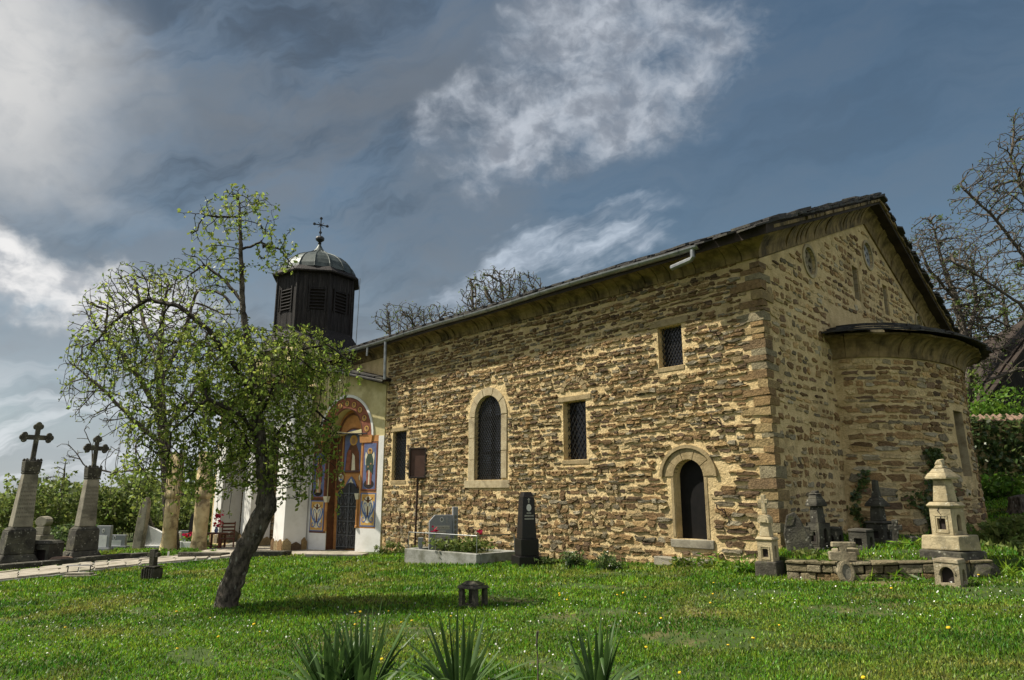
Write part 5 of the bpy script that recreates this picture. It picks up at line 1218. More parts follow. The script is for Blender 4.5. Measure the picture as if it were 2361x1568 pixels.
C = np.array([YF(x, -.04 - abs(rng.gauss(0, .16)) * (.5 + .5 * math.sin(x * 1.7) ** 2), z + rng.gauss(0, .08)) for x, z in zip(xs_[keep], zs_[keep])]); a, b_ = rand_axes(len(C), .17, .14); iv = quads('ivy', 'ivy', None, C, a, b_); tag(iv, 'dense dark green ivy hanging over the garden wall', 'ivy')
sh = thing('shed', 'old timber shed with dark steep roof behind the garden wall', 'shed', (22, 30, 1))
ra, rb = at(2255, 932, 29), at(2400, 735, 29); rd = (rb - ra); 
RF_ = lambda x, y, z: ra + rd * x + Vector((.25, .96, 0)) * y + Vector((-.6, 0, .75)) * z
q = MB(); q.box(RF_, -.03, 1.1, -.3, 7, .02, .12); q.build('roof', 'wood_old', sh)
for k in range(9): q = MB(); q.box(RF_, .0, 1.1, -.1 + k * .75, .02 + k * .75, -.12, .018); q.build('rafter', 'wood_old', sh)
for k in range(3): q = MB(); q.box(RF_, .15 + k * .3, .18 + k * .3, -.05, 6.8, -.2, -.122); q.build('purlin', 'wood_old', sh)
for k in range(14):
    for r_ in range(1): q = MB(); q.box(RF_, -.04 + k * .08, .045 + k * .08, -.36 + rng.uniform(-.04, .04), .3, .122 + .01 * (k % 2), .18 + .01 * (k % 2)); q.build('roof_tile', 'wood_old', sh)
q = MB(); q.box(lambda x, y, z: Vector((x, y, z)), ra.x + .5, 30, 30.2, 36, -.5, ra.z + .5); q.build('wall', 'wood_old', sh)
q = MB(); q.prism(W0, [(ra.x + .4, .6), (31, .6), (31, rb.z + .6), (rb.x, rb.z - .35), (ra.x + .4, ra.z - .3)], 29.4, 29.6); q.build('gable_wall', 'black_board', sh)
q = MB(); q.box(RF_, -.04, 1.2, -1.0, -.3, .03, .1); q.build('eaves_overhang', 'wood_old', sh)
P = gp(2318, 1182); P.z = GZ(P.x, P.y); P = Vector((13.3, 18.4, GZ(13.3, 18.4))); q = MB(); F = rotframe(P, 0)
q.lathe(lambda x, y, z: F(x * (1 + .12 * math.sin(5 * math.atan2(y, x))), y * (1 + .12 * math.sin(5 * math.atan2(y, x))), z + .03 * math.sin(7 * x)), [(.42, -.1), (.3, .1), (.26, .3), (.25, .42), (.15, .44)], 14); tag(q.build('tree_stump', 'bark'), 'dark weathered tree stump on the grassy slope behind the apse', 'stump')

# ------------------------------------------------------------------ trees
def colonize(nodes, par, rad, atts, step, di, dk, iters=90, droop=0.0, mom=.8, jit=.16):
    """grow twigs from the given limb nodes towards scattered points of the crown"""
    nodes = [Vector(p) for p in nodes]; par = list(par); atts = [Vector(a) for a in atts]; n0 = len(nodes)
    near_ = [(1e9, -1)] * len(atts); fresh = list(range(len(nodes)))
    alive = [True] * len(atts)
    for it in range(iters):
        kd = kdtree.KDTree(len(fresh))
        for i in fresh: kd.insert(nodes[i], i)
        kd.balance()
        pull = {}
        for k, a in enumerate(atts):
            if not alive[k]: continue
            co, i, dist = kd.find(a)
            if dist < near_[k][0]: near_[k] = (dist, i)
            d_, i = near_[k]
            if d_ < dk: alive[k] = False; continue
            if d_ < di:
                v = (a - nodes[i]); v.normalize()
                pull[i] = pull.get(i, Vector((0, 0, 0))) + v
        if not pull: break
        fresh = []
        for i, v in pull.items():
            d = v.normalized() + Vector((rng.uniform(-jit, jit), rng.uniform(-jit, jit), rng.uniform(-jit, jit) - droop))
            if par[i] >= 0: d += (nodes[i] - nodes[par[i]]).normalized() * mom
            p = nodes[i] + d.normalized() * step * rng.uniform(.8, 1.15)
            nodes.append(p); par.append(i); fresh.append(len(nodes) - 1)
        if len(nodes) > 22000: break
    n = len(nodes); kids = [0] * n; r = [0.0] * n; R0 = rad['tip']; ex = rad.get('exp', 2.4); mx = rad.get('max', .05)
    for i in range(n - 1, -1, -1):
        if kids[i] == 0: acc = R0 ** ex
        else: acc = r[i]
        r[i] = min(acc ** (1 / ex), mx)
        if par[i] >= 0: r[par[i]] += acc; kids[par[i]] += 1
    return nodes, par, r, kids, n0
def limb(nodes, par, rr, pts, radii, start=None, sub=.1):
    """append a polyline limb; returns its node indices"""
    idx = []; last = start
    prev = nodes[start] if start is not None else None
    rp = radii[0] if start is None else radii[0]
    seq = list(zip(pts, radii))
    for k, (p, rd) in enumerate(seq):
        p = Vector(p)
        if prev is None: nodes.append(p); par.append(-1); rr.append(rd); last = len(nodes) - 1; idx.append(last)
        else:
            m = max(1, int((p - prev).length / sub))
            for j in range(1, m + 1):
                q_ = prev.lerp(p, j / m) + Vector((rng.gauss(0, .006), rng.gauss(0, .006), rng.gauss(0, .006))) * (sub / .1)
                nodes.append(q_); par.append(last); rr.append(rp + (rd - rp) * j / m); last = len(nodes) - 1; idx.append(last)
        prev = p; rp = rd
    return idx
def branch_mesh(nodes, par, r, which, sides=4):
    q = MB(); vs = []; fs = []; off = {}
    def ring(i, d, rad):
        rf = Vector((.31, .17, .93)); rf = rf if abs(d.dot(rf)) < .93 else Vector((1, 0, 0))
        a = d.cross(rf).normalized(); b_ = d.cross(a); k0 = len(vs)
        for k in range(sides):
            t = 2 * math.pi * k / sides; vs.append(nodes[i] + (a * math.cos(t) + b_ * math.sin(t)) * rad)
        return k0
    for i in which:
        p = par[i]
        if p < 0: continue
        d = (nodes[i] - nodes[p]).normalized()
        if (p in off) and off[p][1].dot(d) > .55: k0 = off[p][0]
        else: k0 = ring(p, d, min(r[p], r[i] * 1.25))
        k1 = ring(i, d, r[i]); off[i] = (k1, d)
        fs += [(k0 + k, k0 + (k + 1) % sides, k1 + (k + 1) % sides, k1 + k) for k in range(sides)]
    q.v = [tuple(v) for v in vs]; q.f = fs; q.m = [0] * len(fs); q.c = [None] * len(fs); return q
def ell(u, v, ru, rv, Y, dy, n, shell=.3):
    out = []; c = at(u, v, Y); px = Y / F_PX * 1.02
    while len(out) < n:
        a = Vector((rng.uniform(-1, 1), rng.uniform(-1, 1), rng.uniform(-1, 1)))
        if a.length > 1 or a.length < shell * rng.random(): continue
        out.append(c + Vector((a.x * ru * px, a.y * dy, a.z * rv * px)))
    return out
def tree(name, label, base, trunk, limbs, crowns, Y, step, di, dk, tip, trunk_m, twig_m, leaf_m, leaf_n, leaf_L, leaf_W, leaf_r, spread, group=None, maxr=.05, droop=0., cat='tree', sub=None, exp=2.4, leaf_fn=None, trunk_sides=14, leaf_up=.3, strands=None, mom=.55):
    t = thing(name, label, cat, base, group)
    nodes, par, rr = [], [], []; sub = sub or step
    ti = limb(nodes, par, rr, *trunk, sub=sub); ntr = len(nodes)
    for start_t, pts, radii in limbs:
        s = min(ti if start_t is None else range(len(nodes)), key=lambda i: (nodes[i] - Vector(pts[0])).length)
        limb(nodes, par, rr, pts[1:], radii, start=s, sub=sub)
    atts = [a for c in crowns for a in ell(*c)]
    n0 = len(nodes)
    nodes, par, r, kids, _ = colonize(nodes, par, {'tip': tip, 'max': maxr, 'exp': exp}, atts, step, di, dk, droop=droop, mom=mom, jit=.28 if mom < .5 else .07)
    if strands:
        cnt, zlo, zhi, smin, smax = strands
        pool = [i for i in range(n0, len(nodes)) if zlo < nodes[i].z < zhi and r[i] < .012]
        for i in rng.sample(pool, min(cnt, len(pool))):
            p = i; out_ = nodes[i] - nodes[par[i]]; out_.z = 0; d = out_.normalized() if out_.length > 1e-5 else Vector((1, 0, 0)); m_ = rng.randint(smin, smax)
            for k in range(m_):
                dd = (d * max(.1, .9 - k * .22) + Vector((rng.gauss(0, .15), rng.gauss(0, .15), -.25 - k * .3))).normalized()
                nodes.append(nodes[p] + dd * step * 1.05); par.append(p); r.append(tip * (1.25 - .5 * k / m_)); kids.append(0); p = len(nodes) - 1
    for i in range(n0): r[i] = max(rr[i], r[i] if i >= ntr else rr[i])
    q = MB(); q.tube([nodes[i] for i in ti], [rr[i] * rng.uniform(.93, 1.07) for i in ti], trunk_sides)
    q.v = [tuple(Vector(v) + Vector((rng.gauss(0, 1), rng.gauss(0, 1), rng.gauss(0, 1))) * .045 * rr[ti[min(k // trunk_sides, len(ti) - 1)]]) for k, v in enumerate(q.v)]; q.build('trunk', trunk_m, t, smooth=True)
    branch_mesh(nodes, par, r, range(ntr, len(nodes)), 4).build('branches', twig_m, t, kind='stuff', smooth=True)
    cand = [i for i in range(n0, len(nodes)) if r[i] < leaf_r]
    if leaf_n and cand:
        C = []
        for i in cand:
            k = leaf_n if leaf_fn is None else leaf_n * leaf_fn(nodes[i])
            k = int(k) + (rng.random() < k - int(k))
            for _ in range(k): C.append(nodes[i] + Vector((rng.gauss(0, spread), rng.gauss(0, spread), rng.gauss(0, spread))))
        a, b_ = rand_axes(len(C), leaf_L, leaf_W, leaf_up); quads('leaves', leaf_m, t, np.array([tuple(c) for c in C]), a, b_, 'stuff')
    return t
YT = 10.42
A_ = lambda u, v, dy=0: at(u, v, YT + dy)
bp = gp(520, 1401)
trunk = ([bp - Z * .15, bp + Z * .04, A_(533, 1352), A_(556, 1285), A_(588, 1222), A_(613, 1172), A_(612, 1125), A_(604, 1060), A_(594, 980), A_(588, 900), A_(574, 805), A_(560, 720), A_(556, 610), A_(553, 510), A_(549, 440)],
         [.2, .175, .155, .145, .145, .15, .115, .1, .085, .075, .058, .047, .034, .024, .008])
limbs = [
    (None, [A_(590, 930), A_(545, 850, -.2), A_(480, 760, -.3), A_(410, 705, -.3), A_(340, 690, -.2), A_(270, 735, -.1), A_(210, 800, 0)], [0.0360, 0.0302, 0.0245, 0.0187, 0.0130, 0.0079]),
    (None, [A_(558, 700), A_(520, 648, .2), A_(470, 610, .25), A_(430, 640, .3)], [0.0173, 0.0130, 0.0072]),
    (None, [A_(554, 580), A_(600, 560, .1), A_(645, 575, .15), A_(680, 620, .2)], [0.0130, 0.0094, 0.0058]),
    (None, [A_(592, 970), A_(640, 870, -.2), A_(700, 805, -.35), A_(755, 795, -.4), A_(810, 835, -.45)], [0.0324, 0.0238, 0.0158, 0.0086]),
    (None, [A_(602, 1045), A_(665, 965, .2), A_(725, 945, .3), A_(775, 985, .35)], [0.0259, 0.0173, 0.0086]),
    (None, [A_(604, 1060), A_(530, 965, .3), A_(440, 925, .4), A_(360, 960, .4), A_(310, 1030, .35)], [0.0324, 0.0245, 0.0173, 0.0086]),
    (None, [A_(588, 900), A_(500, 800, .5), A_(400, 790, .7), A_(300, 850, .7)], [0.0259, 0.0187, 0.0094]),
    (None, [A_(600, 1020), A_(560, 960, -.4), A_(480, 920, -.7), A_(400, 990, -.8)], [0.0245, 0.0173, 0.0086]),
    (None, [A_(553, 505), A_(500, 500, -.1), A_(450, 492, -.12), A_(412, 490, -.1)], [0.0101, 0.0072, 0.0043]),
]
cr = lambda u, v, ru, rv, n, dy=.6, dY=0: (u, v, ru, rv, YT + dY, dy, n)
crowns = [cr(556, 490, 92, 62,357, .6), cr(500, 540, 60, 40,84), cr(430, 492, 30, 10,16, .15), cr(600, 470, 40, 40,52, .4), cr(640, 580, 48, 66,199, .45), cr(480, 630, 95, 60,357, .6), cr(345, 665, 105, 60,546, .7), cr(265, 720, 60, 70,231, .5), cr(235, 800, 50, 70,231, .5), cr(330, 790, 110, 90,352, .9), cr(470, 800, 120, 100,403, 1.0),
          cr(600, 830, 110, 95,519, .9), cr(700, 820, 75, 70,483, .7), cr(770, 830, 50, 50,178, .5), cr(400, 930, 95, 110,450, .9), cr(520, 960, 100, 110,450, .9), cr(640, 960, 85, 110,436, .8), cr(725, 980, 45, 65,210, .5), cr(745, 1050, 30, 45, 40, .3), cr(770, 1000, 20, 30,37, .25),
          cr(360, 1060, 75, 70,249, .7), cr(480, 1070, 90, 65,279, .7), cr(580, 1090, 60, 50,189, .5), cr(655, 1080, 45, 60,136, .4), cr(690, 1120, 25, 35,37, .25)]
zc = A_(500, 760).z
tree('apple_tree', 'leaning old apple tree in fresh leaf with drooping branches, in front of the porch', bp, trunk, limbs, crowns, YT, .075, .95, .085, .0036, 'bark', 'twig', 'leaf', 2.2, .062, .036, .0068, .026,
     maxr=.035, droop=.12, leaf_fn=lambda p: (0 if rng.random() < .42 else 1.45) * (1.3 if p.z < zc else .8) * (1.25 if p.x > A_(430, 900).x else .6), strands=(620, A_(0, 1090).z, A_(0, 740).z, 4, 11), mom=.45)
# bare tree behind it
YB = 26.
B_ = lambda u, v, dy=0: at(u, v, YB + dy)
bb = B_(396, 1262); bb.z = GZ(bb.x, bb.y)
tree('bare_tree', 'wide bare tree with fine upswept twigs behind the apple tree', bb, ([bb - Z * .2, B_(392, 1180), B_(382, 1060), B_(372, 960), B_(368, 860), B_(372, 760), B_(385, 660)], [.3, .24, .21, .18, .14, .09, .04]),
     [(None, [B_(372, 960), B_(320, 870, -.5), B_(270, 800, -1), B_(230, 760, -1)], [.1, .07, .035]), (None, [B_(370, 880), B_(420, 780, .5), B_(450, 680, .8)], [.1, .06, .03]), (None, [B_(368, 850), B_(330, 740, 1), B_(310, 640, 1.4)], [.08, .05, .03]),
      (None, [B_(380, 1040), B_(310, 970, -.6), B_(240, 900, -.8), B_(180, 850, -.8)], [.08, .055, .025]), (None, [B_(384, 1080), B_(320, 1082, -.6), B_(260, 1090, -.8), B_(200, 1078, -.9)], [.04, .022, .01]), (None, [B_(376, 1000), B_(450, 900, .5), B_(520, 800, .8)], [.08, .05, .03])],
     [(330, 760, 150, 150, YB, 2.5, 1500), (230, 880, 80, 110, YB - .5, 1.6, 900), (450, 760, 110, 120, YB, 2, 700), (180, 1040, 45, 32, YB - .9, .6, 50), (270, 1000, 70, 60, YB - .6, 1.2, 110), (540, 850, 60, 120, YB + .5, 1.5, 200)],
     YB, .19, 2.6, .22, .0105, 'bark', 'bare_twig', 'leaf', .35, .09, .06, .016, .05, maxr=.06, exp=2.9)
# trees behind the roof
for (u, Yt, lbl, crs, lm) in ((950, 40., 'budding tree behind the church roof, next to the belfry', [(935, 742, 78, 42, 40., 2.2, 800), (1010, 735, 55, 34, 40., 1.6, 380)], [(900, 780), (950, 770), (1000, 770)]),
                              (1165, 41., 'taller budding tree behind the middle of the church roof', [(1160, 672, 105, 56, 41., 2.4, 1200), (1260, 690, 45, 26, 41., 1.2, 260), (1100, 720, 60, 40, 41., 1.6, 380)], [(1100, 750), (1165, 720), (1240, 720)])):
    bs = at(u, 1100, Yt); bs.z = GZ(bs.x, bs.y); K = lambda a, b_, dy=0: at(a, b_, Yt + dy)
    tree('budding_tree', lbl, bs, ([bs - Z * .2, K(u, 980), K(u + 5, 880), K(u, 800)], [.34, .28, .22, .15]), [(None, [K(u + 4, 860), K(*p)], [.1]) for p in lm], crs, Yt, .26, 4.5, .22, .017, 'bark', 'bare_twig', 'leaf_pale', .5, .11, .07, .03, .1, maxr=.08, group='budding trees beyond the church', exp=3.0)
# trees to the right
YR = 21.
K = lambda a, b_, dy=0: at(a, b_, YR + dy)
bs = K(2470, 1120); bs.z = GZ(bs.x, bs.y)
tree('knobbly_tree', 'tall budding tree with knobbly twigs reaching in beside the gable', bs, ([bs - Z * .2, K(2450, 950), K(2425, 780), K(2415, 640), K(2420, 480)], [.26, .22, .16, .11, .05]),
     [(None, [K(2420, 720), K(2360, 590, -.4), K(2290, 500, -.6), K(2215, 430, -.6)], [.07, .045, .02]), (None, [K(2430, 800), K(2350, 700, -.3), K(2260, 640, -.4), K(2190, 600, -.5)], [.06, .04, .018]), (None, [K(2415, 600), K(2370, 470, .5), K(2330, 360, .6), K(2340, 260, .6)], [.07, .045, .02]), (None, [K(2435, 880), K(2350, 850, -.5), K(2270, 880, -.8)], [.06, .035, .015])],
     [(2265, 450, 70, 80, YR - .4, 1.2, 700), (2330, 400, 60, 110, YR, 1.4, 800), (2350, 290, 25, 50, YR + .3, .6, 160), (2300, 580, 100, 70, YR - .3, 1.3, 800), (2230, 600, 45, 50, YR - .4, .8, 140), (2300, 850, 70, 45, YR - .5, .9, 70), (2420, 450, 80, 200, YR, 2, 250)],
     YR, .16, 2.4, .16, .0105, 'bark', 'bare_twig', 'leaf_pale', .45, .07, .045, .02, .05, maxr=.05, exp=3.0, group='trees to the right of the church')
YR = 30.
bs = K(2226, 1050); bs.z = GZ(bs.x, bs.y)
tree('brushy_tree', 'tree with dense upright fine twigs rising behind the gable roof', bs, ([bs - Z * .2, K(2228, 900), K(2232, 810), K(2205, 700), K(2170, 600), K(2150, 520)], [.28, .24, .2, .14, .08, .03]),
     [(None, [K(2225, 790), K(2250, 700, .5), K(2240, 600, .6)], [.1, .05]), (None, [K(2200, 690), K(2140, 620, -.5), K(2115, 560, -.6)], [.08, .03])],
     [(2165, 600, 78, 105, YR, 1.8, 1700), (2225, 690, 75, 90, YR, 1.8, 1500), (2140, 540, 40, 50, YR, .8, 380), (2270, 780, 70, 70, YR, 1.6, 750)],
     YR, .19, 3.0, .16, .0125, 'bark', 'bare_twig', 'leaf_pale', .45, .09, .06, .022, .07, maxr=.06, exp=3.0, group='trees to the right of the church')
YR = 36.
bs = K(2330, 1050); bs.z = GZ(bs.x, bs.y)
tree('leafing_tree', 'thin leafing tree behind the shed roof', bs, ([bs - Z * .2, K(2330, 900), K(2325, 780), K(2310, 680)], [.25, .2, .14, .06]),
     [(None, [K(2328, 850), K(2270, 760), K(2230, 740)], [.08, .03]), (None, [K(2326, 800), K(2370, 700), K(2400, 640)], [.08, .03])],
     [(2300, 730, 100, 90, YR, 2.2, 900), (2380, 680, 60, 100, YR, 2, 450), (2240, 800, 50, 60, YR, 1.5, 350)],
     YR, .25, 3.4, .22, .015, 'bark', 'bare_twig', 'leaf_pale', 1.0, .13, .09, .028, .1, maxr=.07, exp=3.0, group='trees to the right of the church')

# ------------------------------------------------------------------ shrubs and plants
def shrub(name, label, P, w, h, nst, ncl, per, L, Wd, m, cat='shrub', group=None, taper=.5, d=None, stem_m='bare_twig', low=.1, sr=.014, sig=None):
    P = Vector(P); t = thing(name, label, cat, P, group); d = d or w * .7; q = MB(); tips = []
    for k in range(nst):
        a = rng.uniform(0, 6.283); rr_ = math.sqrt(rng.random()); tp = Vector((math.cos(a) * rr_ * w / 2, math.sin(a) * rr_ * d / 2, h * (1 - taper * rr_ * rr_) * rng.uniform(.6, 1.0)))
        p0 = Vector((tp.x * .25, tp.y * .25, -.1)); mid = p0.lerp(tp, .5) + Vector((rng.gauss(0, w * .04), rng.gauss(0, w * .04), h * .08))
        q.tube([P + p0, P + mid, P + tp], [sr, sr * .7, sr * .25], 4, cap=False); tips += [p0.lerp(mid, .6), mid, mid.lerp(tp, .5), tp]
    q.build('stems', stem_m, t, kind='stuff')
    C = []
    sg = sig or w * .055
    for k in range(ncl):
        b_ = rng.choice(tips); c = b_ + Vector((rng.gauss(0, w * .07), rng.gauss(0, d * .07), rng.gauss(0, h * .05)))
        if c.z < h * low: continue
        for _ in range(per): C.append(P + c + Vector((rng.gauss(0, sg), rng.gauss(0, sg), rng.gauss(0, sg * .8))))
    C = np.array([tuple(c) for c in C]); a, b_ = rand_axes(len(C), L, Wd, .2); quads('leaves', m, t, C, a, b_, 'stuff'); return t
def sp(u, v, Y): P = at(u, v, Y); P.z = GZ(P.x, P.y); return P
def hgt(u, v, Y, P): return at(u, v, Y).z - P.z
BG = 'shrubs at the back of the graveyard'
for (u, vtop, w, Y, nst, ncl, per, L, m, lb) in (
    (22, 1110, 2.6, 34, 26, 130, 9, .2, 'bush', 'pale loose shrub at the far end behind the tallest obelisk'),
    (122, 1085, 2.7, 33, 30, 190, 9, .18, 'bush', 'round shrubby tree between the two obelisks'),
    (232, 1112, 2.8, 36, 30, 170, 9, .2, 'bush', 'dense green shrub directly right of the second obelisk'),
    (292, 1085, 3.0, 37, 34, 200, 9, .2, 'bush', 'tall dense shrub behind the leaning grey slab'),
    (360, 1120, 2.8, 35, 36, 170, 8, .18, 'bush', 'thicket with many bare stems left of the plaster columns'),
    (425, 1125, 2.6, 34, 34, 150, 8, .18, 'bush', 'leafy thicket seen between the plaster columns'),
    (500, 1130, 3.0, 33, 36, 170, 8, .18, 'bush', 'leafy thicket behind the wooden table')):
    P = sp(u, 1250, Y); shrub('shrub', lb, P, w * 1.1, hgt(u, vtop, Y, P) * 1.12, nst, int(ncl * 1.25), per, L, L * .62, m, group=BG, taper=.35, d=w * .6)
P = sp(150, 1262, 30); shrub('dark_shrub', 'low dark shrub behind the small monument between the obelisks', P, 2.2, hgt(150, 1200, 30, P), 16, 120, 9, .14, .1, 'ivy', taper=.4)
# conical young tree with a spire
P = sp(126, 1250, 38); h = hgt(126, 1058, 38, P)
tree('spire_tree', 'small bare tree with a straight spire tip between the obelisks', P, ([P - Z * .1, P + Z * h * .4, P + Z * h * .8, P + Z * h], [.12, .09, .05, .012]), [], [(125, 1130, 45, 45, 38, 1.0, 150), (126, 1085, 18, 25, 38, .4, 30)], 38, .25, 2.5, .3, .012, 'bark', 'twig', 'bush', .8, .14, .09, .02, .1, maxr=.05)
# far belt of woodland that closes the horizon
wb = []
for k in range(64):
    a = R(-62 + k * 124 / 63); dist = rng.uniform(62, 90); P = Vector((math.sin(a) * dist, math.cos(a) * dist, 0)); P.z = GZ(P.x, P.y); wb.append((P, rng.uniform(5, 9), rng.uniform(3.0, 5.2)))
C = []
for P, w, h in wb:
    for k in range(60):
        aa = rng.uniform(0, 6.28); rr_ = math.sqrt(rng.random()); c = P + Vector((math.cos(aa) * rr_ * w, math.sin(aa) * rr_ * w * .5, rng.uniform(.1, 1) * h * (1 - .5 * rr_ * rr_)))
        for _ in range(11): C.append(c + Vector((rng.gauss(0, .5), rng.gauss(0, .5), rng.gauss(0, .4))))
C = np.array([tuple(c) for c in C]); a, b_ = rand_axes(len(C), .75, .5); o = quads('woodland', 'bush', None, C, a, b_, 'stuff'); tag(o, 'distant belt of green woodland closing the horizon', 'woodland')
# right side
P = sp(2305, 990, 27.5); P.z = 1.7; shrub('bright_shrub', 'bright yellow-green shrub above the tiled coping of the garden wall', P, 3.4, 2.6, 26, 260, 10, .16, .1, 'bush_bright', taper=.4, low=.15)
P = sp(2258, 870, 30); P.z = 1.5; shrub('pale_shrub', 'pale green shrub in the gap between apse roof and shed', P, 2.4, 4.6, 24, 150, 9, .16, .1, 'leaf_pale', taper=.4, low=.3)
def tuft(u, v, w, h, nl, label, m, cat='plant', L=.12, Wd=.05, P=None, group=None, per=6, d=None):
    P = P or gp(u, v); P = Vector(P); P.z = HZ(P.x, P.y) if P.z < 50 else P.z
    return shrub('plant', label, P, w, h, max(6, nl // 8), nl, per, L, Wd, m, cat=cat, group=group, taper=.5, d=d or w * .6, stem_m='bush', low=.02, sr=.006, sig=.035)
WG = 'weeds along the church walls'
tuft(0, 0, 1.0, .38, 60, 'leafy weeds at the foot of the wall right of the portal', 'bush', P=Vector((-3.5, 20.9, 0)), group=WG)
tuft(0, 0, .8, .3, 45, 'leafy weeds between the portal and the planter grave', 'bush', P=Vector((-2.75, 19.6, 0)), group=WG)
tuft(1325, 1310, .62, .4, 90, 'dusty grey-green plant against the wall right of the black obelisk', 'ivy', L=.08, Wd=.035, group=WG)
tuft(1410, 1316, .62, .38, 90, 'dusty grey-green plant, the one nearer the low arched door', 'ivy', L=.08, Wd=.035, group=WG)
tuft(1258, 1304, .45, .2, 30, 'low dark weed beside the black obelisk', 'ivy', group=WG)
tuft(1640, 1308, 1.5, .26, 90, 'tall grass and weeds under the low arched door', 'grass', L=.16, Wd=.02, group=WG, d=.5)
tuft(1590, 1296, .5, .2, 40, 'leafy weed growing on the lower doorstep', 'bush_bright', L=.09, Wd=.04, P=Vector((3.0, 13.3, 0)), group=WG)
tuft(1715, 1322, .8, .28, 70, 'grassy weeds left of the corner lantern memorial', 'grass', L=.16, Wd=.02, group=WG, d=.4)
tuft(1850, 1330, .6, .14, 50, 'dark weeds under the left end of the retaining wall', 'bush', L=.1, Wd=.04, group=WG, d=.25)
tuft(1915, 1334, .3, .34, 40, 'bright broad-leaved plant left of the carved cross stone', 'bush_bright', L=.12, Wd=.06, group=WG)
tuft(2005, 1338, .4, .1, 30, 'grass tuft right of the carved cross stone', 'grass', L=.2, Wd=.018, group=WG, d=.25)
tuft(2090, 1338, .5, .06, 30, 'short grass along the foot of the retaining wall', 'grass', L=.16, Wd=.018, group=WG, d=.2)
tuft(2310, 1330, .7, .2, 60, 'grass clump beside the rounded boulder', 'grass', L=.2, Wd=.018, group=WG)
tuft(0, 0, 1.6, .5, 150, 'broad leafy weeds on the slope right of the apse', 'bush', P=Vector((9.2, 13.4, 0)), L=.13, Wd=.07, group=WG)
tuft(0, 0, 1.4, .35, 110, 'weed patch behind the tall pale lantern memorial', 'bush', P=Vector((8.2, 11.6, 0)), L=.14, Wd=.05, group=WG)
P = sp(2290, 1120, 23.3); shrub('fringe_shrub', 'loose bright shrub growing at the foot of the ivy wall', P, 2.6, .9, 18, 110, 9, .15, .1, 'bush_bright', taper=.4, low=.05)
tuft(0, 0, 1.2, .3, 90, 'leafy weeds at the right foot of the apse', 'bush', P=Vector((11.2, 15.6, 0)), L=.14, Wd=.07, group=WG)
tuft(1680, 1312, .4, .12, 30, 'low weed by the rubble under the church corner', 'bush_bright', L=.08, group=WG)
for x_, y_, lb in ((6.5, 11.5, 'grass tuft on the terrace in front of the apse'), (7.3, 12.3, 'taller grass tuft on the terrace near the ivy')): tuft(0, 0, .6, .16, 50, lb, 'grass', L=.16, Wd=.016, P=Vector((x_, y_, 0)), group=WG)
tuft(0, 0, 1.6, .2, 110, 'fresh green leaves around the foot of the first plaster column', 'bush_bright', P=sp(380, 1276, 23.6), L=.14, Wd=.08, group='ground plants by the columns')
tuft(0, 0, 1.6, .18, 110, 'fresh green leaves around the foot of the second plaster column', 'bush_bright', P=sp(440, 1276, 23.2), L=.14, Wd=.08, group='ground plants by the columns')
tuft(0, 0, 1.8, .22, 110, 'grassy clump right of the second obelisk', 'grass', P=sp(262, 1277, 22.5), L=.25, Wd=.03, group='ground plants by the columns')
# plants inside the planter grave
Pp = GPt(1.25, .65, gz1 - .06)
t = shrub('grave_plants', 'low green plants filling the concrete grave bed', Pp, 1.9, .36, 40, 230, 6, .09, .05, 'bush', cat='plants', d=.95, stem_m='bush', sr=.006, sig=.04, taper=.3)
for x, y, lb in ((.62, .35, 'red flower in front of the grey headstone'), (1.75, .7, 'red flower in the middle of the grave bed')):
    P = GPt(x, y, gz1); tt = thing('red_flower', lb, 'flower', P, 'red flowers on the planter grave'); q = MB(); q.tube([P - Z * .05, P + Z * .42], .006, 4); q.build('stem', 'bush', tt)
    C = np.array([tuple(P + Z * .44 + Vector((rng.gauss(0, .03), rng.gauss(0, .03), rng.gauss(0, .025)))) for _ in range(14)]); a, b_ = rand_axes(14, .07, .06); quads('petals', 'red_petal', tt, C, a, b_)
# ivy on the apse
C = []; s_i = [(.45, 0), (.5, .25)]
for k in range(1500):
    z = rng.uniform(-1.0, .85); w = .28 + .22 * math.sin(z * 4 + 1) if z < .0 else .12
    s0 = sl_s - 1.35 + .35 * math.sin(z * 2.2) + (-.25 * z)
    C.append(AF(s0 + rng.gauss(0, w), -.04 - abs(rng.gauss(0, .03)), z))
for k in range(250):
    z = rng.uniform(-.9, .4); C.append(AF(.25 + .12 * math.sin(z * 5) + rng.gauss(0, .05), -.04, z))
C = np.array([tuple(c) for c in C]); a, b_ = rand_axes(len(C), .085, .07); tag(quads('ivy', 'ivy', None, C, a, b_), 'dark ivy climbing the rounded apse wall', 'ivy')

